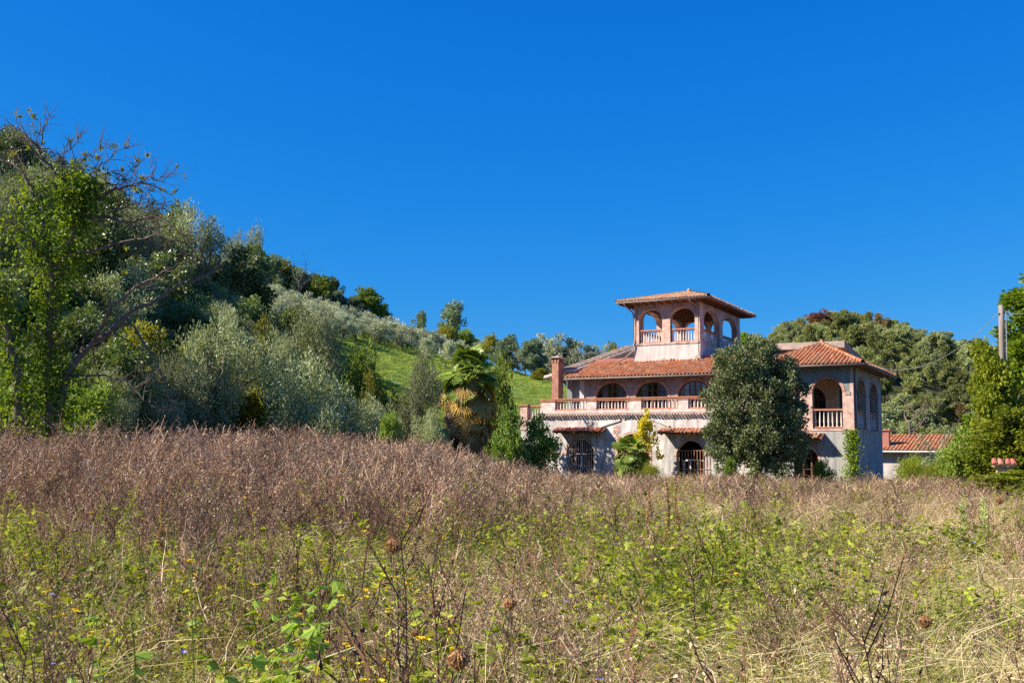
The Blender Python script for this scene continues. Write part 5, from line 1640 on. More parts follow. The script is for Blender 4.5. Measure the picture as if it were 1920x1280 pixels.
plant('feather_shrub', 'feathery_shrub', 1222, 868, 57.5, 40, 'low pale green tuft under the yellow-leaved fig tree', 'shrub')
plant('green_shrub0', 'green_shrub', 1540, 862, 52.5, 40, 'low shrub beside the right wing ground floor window', 'shrub')


def build_corner_ivy():
    rng = np.random.default_rng(9)
    n = 1500
    z = rng.random(n) ** 0.8 * 3.25
    wdt = 0.16 + 0.28 * vnoise(z * 1.3, z * 0 + 2, 4) + 0.25 * np.maximum(0, 1 - z / 1.2)
    P = np.stack([-0.12 + rng.normal(0, 1, n) * wdt, -0.10 - np.abs(rng.normal(0, 0.10, n)), z], 1)
    D = unit(np.array([-0.2, -0.7, -0.3]) + rand_unit(n, rng) * 0.8)
    o = empty('climbing_ivy', tuple(vl(0, 0, 0)), VILLA_ROT)
    tag(o, 'light green ivy climbing the front corner of the wing', 'ivy')
    obj('leaves', leaf_mesh('leaves', [leaf_arrays(P, D, rng.uniform(0.07, 0.14, n), rng.uniform(0.06, 0.11, n), rng, 0.1)]), M['ivy'], o)
    mb = MB()
    for k in range(4):
        zz = np.linspace(0, 3.2, 14)
        mb.tube(np.stack([-0.15 + 0.1 * k - 0.05 + rng.normal(0, 0.03, 14), np.full(14, -0.035), zz], 1), 0.012, 4)
    mb.build('stem', M['bark'], o)


build_corner_ivy()


# ---- palms
def fan_mesh(seed, droop, mat, span=210, n=26, R=0.6, pet=0.6, pitch=30):
    rng = np.random.default_rng(seed)
    mb = MB()
    mb.tube([(0, 0, 0), (pet * 0.5, 0, 0.02), (pet, 0, 0.0)], [0.018, 0.013, 0.01], 4, cap=False)
    cp, sp = math.cos(R_(pitch)), math.sin(R_(pitch))
    for k in range(n):
        a = R_(-span / 2 + span * (k + 0.5) / n) + rng.normal(0, 0.03)
        d = np.array([math.cos(a), math.sin(a), 0])
        s = np.array([-math.sin(a), math.cos(a), 0])
        r = R * rng.uniform(0.85, 1.08) * (0.75 + 0.25 * math.cos(a * 0.8))
        b = np.array([pet, 0, 0])
        pl = 0.10 * (k % 2) * 0.3
        P = [b + d * 0.03]
        w = [0.014, 0.042, 0.030, 0.002]
        V = []
        for j, t in enumerate((0.03, 0.45, 0.78, 1.0)):
            c = b + d * r * t + np.array([0, 0, -droop * (max(0, t - 0.3)) ** 1.8 * r + pl * t * 0.2 + 0.06 * math.cos(a) * t])
            tri = [c - s * w[j] + (0, 0, 0.008), c + (0, 0, -0.006), c + s * w[j] + (0, 0, 0.008)]
            for q in tri:
                e = q - b      # the blade hangs from the end of its stalk
                V.append(b + np.array([e[0] * cp + e[2] * sp, e[1], -e[0] * sp + e[2] * cp]))
        Q = []
        for j in range(3):
            Q += [(3 * j, 3 * j + 1, 3 * j + 4, 3 * j + 3), (3 * j + 1, 3 * j + 2, 3 * j + 5, 3 * j + 4)]
        mb.add(V, Q)
    me = mb.mesh('frond')
    me.materials.append(mat)
    return me


FANS = {k: [fan_mesh(200 + 10 * i + j, dr, M[m], pitch=pt + 14 * j) for j in range(3)] for i, (k, dr, m, pt) in enumerate((('g', 0.35, 'palm_green', 22), ('y', 0.6, 'palm_gold', 38), ('b', 1.0, 'palm_brown', 30)))}


def build_palm(x, ytop, d, label, trunk_px, spec, seed, scale=1.0):
    rng = np.random.default_rng(seed)
    base = at(x, 860, d)
    gz = float(ground_z(base[0], base[1]))
    o = empty('fan_palm', (base[0], d, gz))
    tag(o, label, 'palm')
    ht = at(x, trunk_px, d)[2] - gz
    mb = MB()
    zz = np.linspace(-0.1, ht, 14)
    mb.tube(np.stack([0.03 * np.sin(zz), 0.03 * np.cos(zz), zz], 1), 0.16 + 0.03 * np.sin(np.arange(14) * 2.4), 9)
    mb.build('trunk', M['bark'], o)
    for (kind, n, z0, z1, e0, e1, s0, s1) in spec:
        for k in range(n):
            t = (k + rng.random()) / n
            z = ht + z0 + (z1 - z0) * t
            el = R_(e0 + (e1 - e0) * t + rng.normal(0, 7))
            az = k * 2.39996 + rng.normal(0, 0.2)
            f = bpy.data.objects.new('frond', FANS[kind][int(rng.integers(3))])
            COL.objects.link(f)
            f.parent = o
            f.location = (0.06 * math.cos(az), 0.06 * math.sin(az), z)
            f.rotation_mode = 'YXZ'
            m = Matrix.Rotation(az, 4, 'Z') @ Matrix.Rotation(-el, 4, 'Y') @ Matrix.Rotation(rng.normal(0, 0.45), 4, 'X')
            f.rotation_mode = 'QUATERNION'
            f.rotation_quaternion = m.to_quaternion()
            s = rng.uniform(s0, s1) * scale
            f.scale = (s, s, s)
    return o


build_palm(877, 650, 55.0, 'tall fan palm with a golden brown skirt of dead fronds left of the villa', 722,
           [('g', 26, 0.1, 0.7, 5, 85, 1.3, 1.65), ('g', 14, -0.4, 0.2, -20, 10, 1.35, 1.7), ('y', 40, -1.5, -0.1, -30, 0, 1.3, 1.75), ('b', 14, -1.6, -0.3, -30, -5, 1.25, 1.6), ('y', 18, -2.0, -1.2, -45, -20, 1.2, 1.5), ('b', 46, -2.7, -1.2, -55, -22, 1.15, 1.55), ('b', 24, -3.3, -2.3, -70, -40, 1.0, 1.3)], 41)
build_palm(1180, 812, 59.0, 'small fan palm with stiff fronds before the middle door', 857,
           [('g', 24, 0.0, 0.3, 0, 80, 1.0, 1.3), ('g', 16, -0.35, 0.1, -45, 5, 1.0, 1.3), ('y', 4, -0.45, -0.25, -60, -30, 0.8, 1.0), ('b', 6, -0.6, -0.35, -80, -55, 0.8, 1.0)], 42, 0.85)


# ---- giant canes
def build_canes():
    rng = np.random.default_rng(15)
    b = at(1792, 870, 46)
    gz = float(ground_z(b[0], b[1]))
    o = empty('giant_canes', (b[0], b[1], gz))
    tag(o, 'clump of blue-green arching giant canes beside the vine-draped tree', 'canes')
    V, Q, nn = [], [], 0
    mb = MB()
    for k in range(34):
        a = rng.uniform(0, 6.28); lean = rng.uniform(0.05, 0.42)
        r0 = rng.uniform(0, 0.7)
        h = rng.uniform(1.6, 3.4)
        base = np.array([r0 * math.cos(a), r0 * math.sin(a) * 0.7, 0])
        d = np.array([math.cos(a) * lean, math.sin(a) * lean, 1])
        t = np.linspace(0, 1, 7)[:, None]
        P = base + d * h * t + np.array([math.cos(a), math.sin(a), -0.3]) * (t ** 2.2) * 0.35
        mb.tube(P, np.linspace(0.014, 0.006, 7), 4, cap=False)
        for j in range(18):
            q = rng.uniform(0.15, 1.0)
            c = np.array([np.interp(q * 6, np.arange(7), P[:, i]) for i in range(3)])
            la = rng.uniform(0, 6.28)
            D = np.array([math.cos(la), math.sin(la), rng.uniform(0.3, 1.0)])
            S = unit(np.cross(D, [0, 0, 1.0])) * 0.03
            L = rng.uniform(0.4, 0.7)
            pts = [c + D * L * s + np.array([0, 0, -0.75 * L * s * s]) for s in (0, 0.35, 0.7, 1.0)]
            for i, w in enumerate((0.6, 1.0, 0.7, 0.05)): V += [pts[i] - S * w, pts[i] + S * w]
            Q += [(nn + 2 * i, nn + 2 * i + 1, nn + 2 * i + 3, nn + 2 * i + 2) for i in range(3)]
            nn += 8
    mb.build('stems', M['cane'], o)
    obj('leaves', np_mesh('leaves', np.array(V), [np.array(Q)]), M['cane'], o)


build_canes()

# ------------------------------------------------------------------ the overgrown field
def ribbon(V, Q, n0, pts, w):
    """thin blade following pts; w gives its half widths"""
    pts = np.asarray(pts, float)
    t = unit(np.gradient(pts, axis=0))
    s = unit(np.cross(t, [0.3, -1.0, 0.2]))
    for p, q, ww in zip(pts, s, w):
        V.append(p - q * ww); V.append(p + q * ww)
    for i in range(len(pts) - 1):
        a = n0 + 2 * i
        Q.append((a, a + 1, a + 3, a + 2))
    return n0 + 2 * len(pts)


def clump_dry(seed, H=1.2, n=7, w=0.0060, pods=True):
    """dead, much-branched weed: wiry stems with shrivelled leaves and seed pods"""
    rng = np.random.default_rng(seed)
    V, Q, k = [], [], 0
    PP, DD = [], []
    for i in range(n):
        a, r = rng.uniform(0, 6.28), rng.uniform(0, 0.16)
        b = np.array([r * math.cos(a), r * math.sin(a), 0])
        lean = rng.normal(0, 0.22, 2)
        h = H * rng.uniform(0.6, 1.1)
        t = np.linspace(0, 1, 5)[:, None]
        P = b + np.array([lean[0], lean[1], 1]) * h * t + rng.normal(0, 0.018, (5, 3)) * t
        k = ribbon(V, Q, k, P, np.linspace(w, w * 0.5, 5))
        for j in range(int(rng.integers(7, 12))):
            q = rng.uniform(0.25, 1.0)
            c = np.array([np.interp(q * 4, np.arange(5), P[:, m]) for m in range(3)])
            la = rng.uniform(0, 6.28)
            L = h * rng.uniform(0.10, 0.30)
            d = np.array([math.cos(la) * 0.7, math.sin(la) * 0.7, rng.uniform(0.5, 1.1)])
            S = np.stack([c, c + d * L * 0.5 + rng.normal(0, 0.01, 3), c + d * L + np.array([0, 0, 0.05 * L])])
            k = ribbon(V, Q, k, S, (w * 0.6, w * 0.5, w * 0.35))
            for s in np.linspace(0.2, 1, 7):
                PP.append(c + d * L * s + rng.normal(0, 0.008, 3)); DD.append(d + rng.normal(0, 0.8, 3))
    PP, DD = np.array(PP), unit(np.array(DD))
    LV = leaf_arrays(PP, DD, rng.uniform(0.02, 0.048, len(PP)), rng.uniform(0.008, 0.018, len(PP)), rng)
    m = len(V)
    return np_mesh('dry_weed', np.vstack([np.array(V), LV]), [np.array(Q), np.arange(len(LV)).reshape(-1, 4) + m])


def clump_grass(seed, H=0.6, n=46, spread=0.16, w=0.0035, arch=0.5):
    rng = np.random.default_rng(seed)
    V, Q, k = [], [], 0
    for i in range(n):
        a, r = rng.uniform(0, 6.28), spread * math.sqrt(rng.random())
        b = np.array([r * math.cos(a), r * math.sin(a), 0])
        h = H * rng.uniform(0.45, 1.15)
        la = rng.uniform(0, 6.28); ar = abs(rng.normal(arch, 0.3)) * h
        t = np.array([0, 0.35, 0.7, 1.0])[:, None]
        P = b + np.array([0, 0, h]) * (t - 0.22 * t ** 3) + np.array([math.cos(la), math.sin(la), -0.25]) * ar * t ** 2.2
        k = ribbon(V, Q, k, P, (w, w * 0.95, w * 0.6, w * 0.1))
    return np_mesh('grass_tuft', np.array(V), [np.array(Q)])


def clump_herb(seed, H=0.5, n=8, leaf=0.05, per=11, width=0.5, spread=0.16):
    rng = np.random.default_rng(seed)
    V, Q, k = [], [], 0
    PP, DD = [], []
    for i in range(n):
        a, r = rng.uniform(0, 6.28), spread * math.sqrt(rng.random())
        b = np.array([r * math.cos(a), r * math.sin(a), 0])
        h = H * rng.uniform(0.5, 1.1)
        lean = rng.normal(0, 0.25, 2)
        P = b + np.array([lean[0], lean[1], 1]) * h * np.linspace(0, 1, 3)[:, None]
        k = ribbon(V, Q, k, P, (0.003, 0.0025, 0.0015))
        for j in range(per):
            q = rng.uniform(0.15, 1.0)
            c = P[0] + (P[2] - P[0]) * q
            la = rng.uniform(0, 6.28)
            PP.append(c); DD.append((math.cos(la), math.sin(la), rng.uniform(-0.1, 0.7)))
    PP, DD = np.array(PP), unit(np.array(DD))
    l = leaf * rng.uniform(0.5, 1.35, len(PP))
    LV = leaf_arrays(PP, DD, l, l * width, rng, 0.15)
    m = len(V)
    return np_mesh('herb', np.vstack([np.array(V), LV]), [np.array(Q), np.arange(len(LV)).reshape(-1, 4) + m])


def disc_flowers(P, r, rng, petals=7):
    """flat flower heads of small petals"""
    V = []
    for p in P:
        a = np.arange(petals) * 2 * math.pi / petals + rng.uniform(0, 1)
        D = unit(np.stack([np.cos(a), np.sin(a), np.full(petals, 0.25)], 1))
        V.append(leaf_arrays(np.repeat(p[None], petals, 0), D, r * rng.uniform(0.8, 1.2), r * 0.75, rng))
    return np.vstack(V)


def clump_flower(seed, H, mat, r, n=3, heads=3):
    rng = np.random.default_rng(seed)
    V, Q, k = [], [], 0
    H_ = []
    for i in range(n):
        b = np.array([rng.normal(0, 0.06), rng.normal(0, 0.06), 0])
        h = H * rng.uniform(0.75, 1.1)
        lean = rng.normal(0, 0.12, 2)
        P = b + np.array([lean[0], lean[1], 1]) * h * np.linspace(0, 1, 4)[:, None]
        k = ribbon(V, Q, k, P, (0.003, 0.003, 0.0025, 0.002))
        for j in range(heads):
            c = P[3] + np.array([rng.normal(0, r * 1.2), rng.normal(0, r * 1.2), rng.normal(0, r * 0.4)])
            k = ribbon(V, Q, k, np.stack([P[2] * 0.4 + P[3] * 0.6, c]), (0.0015, 0.0012))
            H_.append(c)
    FV = disc_flowers(H_, r, rng)
    m = len(V)
    me = np_mesh('flower', np.vstack([np.array(V), FV]), [np.array(Q), np.arange(len(FV)).reshape(-1, 4) + m])
    me.materials.append(M['herb']); me.materials.append(M[mat])
    idx = np.zeros(len(me.polygons), np.int32); idx[len(Q):] = 1
    me.polygons.foreach_set('material_index', idx)
    return me


def lobed_leaf(c, d, nrm, size, lobes=5):
    """palmate leaf outline as a fan of triangles"""
    d = unit(np.asarray(d, float)); nrm = unit(np.asarray(nrm, float))
    s = np.cross(nrm, d)
    pts = [c]
    m = lobes * 2 + 1
    for k in range(m):
        a = R_(-135 + 270 * k / (m - 1))
        r = size * ((0.62 if k % 2 == 0 else 1.0) * (0.75 + 0.25 * math.cos(a)))
        pts.append(c + (d * math.cos(a) + s * math.sin(a)) * r + d * size * 0.35 - nrm * 0.18 * size * abs(math.sin(a)))
    T = [(0, k, k + 1) for k in range(1, m)]
    return np.array(pts), T


def vine_mesh(seed, n, wx, wy, wz, size, name='vine'):
    rng = np.random.default_rng(seed)
    mb = MB()
    for k in range(n):
        c = np.array([rng.normal(0, wx), rng.normal(0, wy), abs(rng.normal(0.6, 0.35)) * wz])
        nrm = np.array([rng.normal(-0.4, 0.5), rng.normal(-0.4, 0.5), 0.8])
        V, T = lobed_leaf(c, rand_unit(1, rng)[0] * np.array([1, 1, 0.4]), nrm, size * rng.uniform(0.5, 1.2))
        mb.add(V, None, T)
    for k in range(max(2, n // 6)):
        a = np.array([rng.normal(0, wx), rng.normal(0, wy), 0])
        b = a + np.array([rng.normal(0, wx), rng.normal(0, wy * 0.5), wz * rng.uniform(0.5, 1)])
        mb.tube(bent(a, b, rng, 5, 0.3, 0.2), 0.004, 3, cap=False)
    return mb.mesh(name)


def scatter(name, meshes, pts, rot, scl, idx, label, cat, mat=None):
    """one object that stands copies of the given meshes on its points"""
    coll = bpy.data.collections.new(name + '_kinds')
    for k, me in enumerate(meshes):
        if mat is not None and not me.materials: me.materials.append(mat)
        coll.objects.link(bpy.data.objects.new('%s_kind_%02d' % (name, k), me))
    me = bpy.data.meshes.new(name)
    me.vertices.add(len(pts))
    me.vertices.foreach_set('co', np.asarray(pts, np.float32).ravel())
    for nm, ty, arr in (('rot', 'FLOAT_VECTOR', rot), ('scl', 'FLOAT_VECTOR', scl), ('idx', 'INT', idx)):
        a = me.attributes.new(nm, ty, 'POINT')
        a.data.foreach_set('value' if ty == 'INT' else 'vector', np.asarray(arr, np.int32 if ty == 'INT' else np.float32).ravel())
    o = bpy.data.objects.new(name, me)
    COL.objects.link(o)
    ng = bpy.data.node_groups.new(name + '_scatter', 'GeometryNodeTree')
    ng.interface.new_socket('Geometry', in_out='INPUT', socket_type='NodeSocketGeometry')
    ng.interface.new_socket('Geometry', in_out='OUTPUT', socket_type='NodeSocketGeometry')
    N, L = ng.nodes, ng.links
    gi, go = N.new('NodeGroupInput'), N.new('NodeGroupOutput')
    ci = N.new('GeometryNodeCollectionInfo')
    ci.inputs['Collection'].default_value = coll
    ci.inputs['Separate Children'].default_value = True
    ci.inputs['Reset Children'].default_value = True
    ip = N.new('GeometryNodeInstanceOnPoints')
    ip.inputs['Pick Instance'].default_value = True
    def attr(nm, ty):
        a = N.new('GeometryNodeInputNamedAttribute'); a.data_type = ty
        a.inputs['Name'].default_value = nm
        return [s for s in a.outputs if s.enabled and s.name == 'Attribute'][0]
    L.new(gi.outputs[0], ip.inputs['Points'])
    L.new(ci.outputs[0], ip.inputs['Instance'])
    L.new(attr('idx', 'INT'), ip.inputs['Instance Index'])
    L.new(attr('rot', 'FLOAT_VECTOR'), ip.inputs['Rotation'])
    L.new(attr('scl', 'FLOAT_VECTOR'), ip.inputs['Scale'])
    L.new(ip.outputs[0], go.inputs[0])
    md = o.modifiers.new('scatter', 'NODES')
    md.node_group = ng
    tag(o, label, cat, kind='stuff')
    return o


def field_points(rng, y0, y1, density, half=0.60):
    """random spots in the wedge of field between two distances"""
    side = 3.5          # a strip more on either side
    n = int(density * (half * (y1 * y1 - y0 * y0) + 2 * side * (y1 - y0)))
    y = np.empty(0)
    while len(y) < n:
        q = rng.uniform(y0, y1, 2 * n)
        y = np.concatenate([y, q[rng.random(2 * n) * (half * y1 + side) < half * q + side]])
    y = y[:n]
    x = rng.uniform(-1, 1, n) * (half * y + side)
    return x, y


def not_in_house(x, y):
    dx, dy = x - _c[0], y - _c[1]
    c, s = math.cos(-VILLA_ROT), math.sin(-VILLA_ROT)
    a, b = dx * c - dy * s, dx * s + dy * c
    return ~((a > -21) & (a < 0.4) & (b > -0.25))


def put(rng, x, y, hx, wx=None, tilt=0.12):
    n = len(x)
    pts = np.stack([x, y, ground_z(x, y) - 0.02], 1)
    rot = np.stack([rng.normal(0, tilt, n), rng.normal(0, tilt, n), rng.uniform(0, 6.28, n)], 1)
    wx = hx if wx is None else wx
    return pts, rot, np.stack([wx, wx, hx], 1)


def build_field():
    rng = np.random.default_rng(99)
    dry = [clump_dry(300 + k, 1.15) for k in range(5)] + [clump_dry(310 + k, 0.9, 10, 0.0050) for k in range(3)]
    dry_far = [clump_dry(320 + k, 1.1, 14, 0.013) for k in range(4)]
    straw = [clump_grass(330 + k, 0.7, 36, 0.17, 0.0042, 0.5) for k in range(4)] + [clump_grass(335 + k, 0.95, 20, 0.12, 0.0040, 1.0) for k in range(2)]
    grass = [clump_grass(340 + k, 0.55, 52, 0.18, 0.0042, 0.5) for k in range(4)]
    herb = [clump_herb(350 + k, 0.45, 13, 0.024, 17, 0.45) for k in range(3)] + [clump_herb(355 + k, 0.6, 9, 0.034, 18, 0.38) for k in range(3)]

    def cat_pts(bands, keep):
        X, Y = [], []
        for y0, y1, dens in bands:
            x, y = field_points(rng, y0, y1, dens)
            X.append(x); Y.append(y)
        x, y = np.concatenate(X), np.concatenate(Y)
        clear = np.where((y < 5.3) & (x / y > -0.46) & (x / y < -0.2), 0.35, 1.0)      # the broad-leaved plants have this spot
        k = not_in_house(x, y) & (rng.random(len(x)) < keep(x, y) * clear)
        return x[k], y[k]

    big = lambda x, y: vnoise(x * 0.22 + 5, y * 0.16, 11)
    mid = lambda x, y: vnoise(x * 0.7, y * 0.5 + 9, 12)
    hill_cut = lambda x, y: 1 - smoothstep(-0.5, 3.0, y - np.interp(x / np.maximum(y, 8), HS, HF))

    # brown weeds: thick on the left from the middle distance back, thinner to the front and right
    def k_dry(x, y):
        s = x / y
        back = smoothstep(1, 23, y + 4.0 * (mid(x, y) - 0.5) + 9.0 * (big(x * 1.3, y * 1.6) - 0.5) - 5.0 * smoothstep(0.05, 0.35, s))
        w = 0.30 + 0.70 * back * (0.38 + 0.62 * smoothstep(0.12, -0.12, s))
        return w * (0.22 + 0.98 * smoothstep(0.3, 0.62, mid(x, y))) * (0.5 + 0.5 * smoothstep(0.2, 0.5, big(x + 50, y * 2))) * hill_cut(x, y)
    x, y = cat_pts([(3.0, 9, 15), (9, 18, 15), (18, 30, 11)], k_dry)
    h = rng.uniform(0.5, 1.25, len(x)) * (0.62 + 0.42 * smoothstep(10, 20, y) * smoothstep(0.18, -0.12, x / y))
    scatter('dry_weeds', dry, *put(rng, x, y, h), rng.integers(0, len(dry), len(x)), 'wiry reddish brown dead weeds standing across the near field', 'weeds', M['dry'])
    x, y = cat_pts([(28, 45, 8), (45, 68, 4.5)], lambda x, y: k_dry(x, y) * 1.0)
    h = rng.uniform(0.5, 1.3, len(x)) * (0.68 + 0.36 * smoothstep(0.10, -0.10, x / y)) * (1 - 0.35 * smoothstep(44, 56, y))
    scatter('far_dry_weeds', dry_far, *put(rng, x, y, h, h * 1.25), rng.integers(0, len(dry_far), len(x)), 'mass of brown dead weeds in the far field before villa and thicket', 'weeds', M['dry'])
    # straw
    def k_straw(x, y):
        return (0.3 + 0.7 * smoothstep(0.3, 0.6, vnoise(x * 0.45 + 30, y * 0.35, 14))) * (0.5 + 0.5 * smoothstep(-0.1, 0.15, x / y)) * (1 - 0.3 * smoothstep(16, 30, y)) * hill_cut(x, y)
    x, y = cat_pts([(2.8, 7, 95), (7, 16, 62), (16, 34, 30), (34, 62, 9)], k_straw)
    h = rng.uniform(0.55, 1.15, len(x)) * (0.85 + 0.2 * smoothstep(10, 30, y))
    scatter('straw_grass', straw, *put(rng, x, y, h, None, 0.2), rng.integers(0, len(straw), len(x)), 'long bleached straw-coloured grass leaning through the field', 'grass', M['straw'])
    # green grass
    def k_grass(x, y):
        return (0.3 + 0.7 * smoothstep(0.35, 0.6, big(x, y + 40))) * (1 - 0.4 * smoothstep(14, 26, y)) * hill_cut(x, y)
    x, y = cat_pts([(2.8, 7, 22), (7, 16, 14), (16, 34, 6), (34, 62, 2.5)], k_grass)
    h = rng.uniform(0.55, 1.2, len(x))
    scatter('green_grass', grass, *put(rng, x, y, h, None, 0.15), rng.integers(0, len(grass), len(x)), 'fresh green grass growing between the dead weeds', 'grass', M['grass'])
    # herbs
    def k_herb(x, y):
        return (0.25 + 0.75 * smoothstep(0.4, 0.6, mid(x + 17, y))) * (1 - 0.45 * smoothstep(15, 26, y)) * hill_cut(x, y)
    x, y = cat_pts([(2.8, 7, 20), (7, 16, 14), (16, 34, 6), (34, 62, 1.5)], k_herb)
    h = rng.uniform(0.6, 1.25, len(x))
    scatter('leafy_herbs', herb, *put(rng, x, y, h), rng.integers(0, len(herb), len(x)), 'small-leaved green herbs carpeting the field', 'herbs', M['herb'])
    # bushier herbs that stand in separate mounds
    bush = [clump_herb(358 + k, 0.55, 15, 0.05, 24, 0.5, 0.24) for k in range(4)]
    x, y = cat_pts([(2.8, 8, 3.6), (8, 18, 2.6), (18, 36, 2.0)], lambda x, y: smoothstep(0.45, 0.72, vnoise(x * 0.9 + 3, y * 0.6, 31)) * (1 - 0.4 * smoothstep(16, 30, y)) * hill_cut(x, y))
    h = rng.uniform(0.7, 1.5, len(x))
    scatter('bushy_herbs', bush, *put(rng, x, y, h, h * 1.15), rng.integers(0, 4, len(x)), 'rounded yellow-green herb mounds standing in the grass', 'herbs', M['bush_herb'])
    # taller green weeds breaking up the brown
    tall = [clump_herb(400 + k, 1.0, 7, 0.06, 26, 0.32, 0.12) for k in range(4)]
    x, y = cat_pts([(8, 18, 2.8), (18, 32, 2.6), (32, 60, 1.3)], lambda x, y: smoothstep(0.5, 0.75, vnoise(x * 0.35 + 8, y * 0.3, 41)) * (0.45 + 0.55 * smoothstep(-0.2, 0.15, x / y)) * hill_cut(x, y))
    h = rng.uniform(0.65, 1.25, len(x))
    scatter('tall_green_weeds', tall, *put(rng, x, y, h, h * 1.3), rng.integers(0, 4, len(x)), 'patches of taller green weeds standing among the brown ones', 'weeds', M['bush_herb'])
    # dark upright stalks
    ds = [clump_dry(410 + k, 1.1, 3, 0.0065) for k in range(4)]
    x, y = cat_pts([(3.2, 9, 2.2), (9, 20, 1.6), (20, 34, 0.8)], lambda x, y: 0.4 + 0.6 * smoothstep(0.15, -0.1, x / y))
    h = rng.uniform(0.6, 1.15, len(x))
    scatter('dark_stalks', ds, *put(rng, x, y, h, h * 0.7), rng.integers(0, 4, len(x)), 'scattered dark brown upright stalks above the grass', 'weeds', M['dark_stalk'])
    # rough grass of the far meadow
    tuft = [clump_grass(390 + k, 0.17, 44, 0.75, 0.028, 0.6) for k in range(3)]
    n = 9000
    s = (rng.uniform(600, 1090, n) - 960) / FPX
    d = np.sqrt(rng.uniform(82 ** 2, 176 ** 2, n))
    x, y = s * d, d
    h = rng.uniform(0.5, 1.3, n) * (0.6 + 0.8 * vnoise(x * 0.15, y * 0.15, 8))
    scatter('meadow_grass', tuft, *put(rng, x, y, h, np.ones(n)), rng.integers(0, 3, n), 'short rough grass on the green meadow behind the palm', 'grass', M['meadow'])
    # flowers
    yf = [clump_flower(360 + k, 0.85, 'flower', 0.016, 2, 3) for k in range(4)]
    x, y = cat_pts([(3.2, 9, 3.0), (9, 20, 2.2), (20, 32, 0.6)], lambda x, y: 0.10 + 0.9 * smoothstep(0.0, -0.15, x / y) * smoothstep(0.3, 0.6, big(x + 9, y)) + 0.25 * smoothstep(0.5, 0.7, mid(x, y)))
    h = rng.uniform(0.8, 1.3, len(x))
    scatter('yellow_wildflowers', yf, *put(rng, x, y, h, np.ones(len(x)), 0.06), rng.integers(0, 4, len(x)), 'flat yellow flower heads dotted over the field', 'flowers')
    bf = [clump_flower(370 + k, 0.75, 'chicory', 0.017, 1, 1) for k in range(3)]
    x, y = cat_pts([(3.2, 9, 0.55), (9, 24, 0.4)], lambda x, y: np.full(len(x), 0.6))
    h = rng.uniform(0.9, 1.3, len(x))
    scatter('blue_wildflowers', bf, *put(rng, x, y, h, np.ones(len(x)), 0.06), rng.integers(0, 3, len(x)), 'tiny pale blue chicory flowers scattered in the field', 'flowers')
    # vine leaves running through the middle of the field
    vn = [vine_mesh(380 + k, 30, 0.24, 0.2, 0.5, 0.046) for k in range(4)]
    vn_spots = []
    for (cx, cy, d, sx, sd, n) in ((1290, 0, 11.5, 0.7, 1.2, 80), (1120, 0, 16, 1.8, 0.9, 80), (930, 0, 20, 1.6, 1.6, 50), (1030, 0, 14, 1.2, 0.8, 40), (1620, 0, 14.5, 1.6, 0.8, 26), (850, 0, 25, 1.5, 1.5, 22), (1270, 0, 9.3, 0.7, 0.6, 22), (1480, 0, 16, 1.6, 1.0, 18), (260, 0, 8.5, 0.9, 0.8, 8)):
        X = px_x(cx, d) + rng.normal(0, sx, n); Y = d + rng.normal(0, sd, n)
        vn_spots.append(np.stack([X, Y], 1))
    S = np.vstack(vn_spots)
    h = rng.uniform(0.7, 1.25, len(S))
    p, r, s = put(rng, S[:, 0], S[:, 1], h)
    p[:, 2] += rng.uniform(0.05, 0.42, len(S))
    scatter('trailing_vines', vn, p, r, s, rng.integers(0, 4, len(S)), 'bright yellow-green trailing vine leaves in the middle of the field', 'vines', M['vine'])


build_field()


def build_thicket():
    rng = np.random.default_rng(222)
    keys = ['dark_tree0', 'dark_tree1', 'dark_tree2', 'olive0', 'olive2', 'green_shrub0', 'olive_bush0', 'yellow_shrub1']
    n = 260
    s = (rng.uniform(-120, 505, n) - 960) / FPX
    d = rng.uniform(44, 112, n)
    d = np.maximum(d, np.interp(s, HS, HF) + 6)
    x = s * d
    kinds = rng.choice(len(keys), n, p=(0.1, 0.1, 0.09, 0.22, 0.2, 0.14, 0.09, 0.06))
    h = rng.uniform(0.55, 0.95, n)
    m = 110
    s2 = (rng.uniform(-120, 520, m) - 960) / FPX
    d2 = np.interp(s2, HS, HF) + rng.uniform(0.5, 14, m)
    x, d, h = np.concatenate([x, s2 * d2]), np.concatenate([d, d2]), np.concatenate([h, rng.uniform(0.35, 0.6, m)])
    kinds = np.concatenate([kinds, rng.choice(len(keys), m, p=(0.1, 0.1, 0.1, 0.1, 0.1, 0.3, 0.15, 0.05))])
    p, r, sc = put(rng, x, d, h, h * 1.15, 0.03)
    scatter('hillside_thicket', [LIB[k][1] for k in keys], p, r, sc, kinds, 'dense dark thicket covering the slope behind the olives and bare tree', 'thicket')


build_thicket()


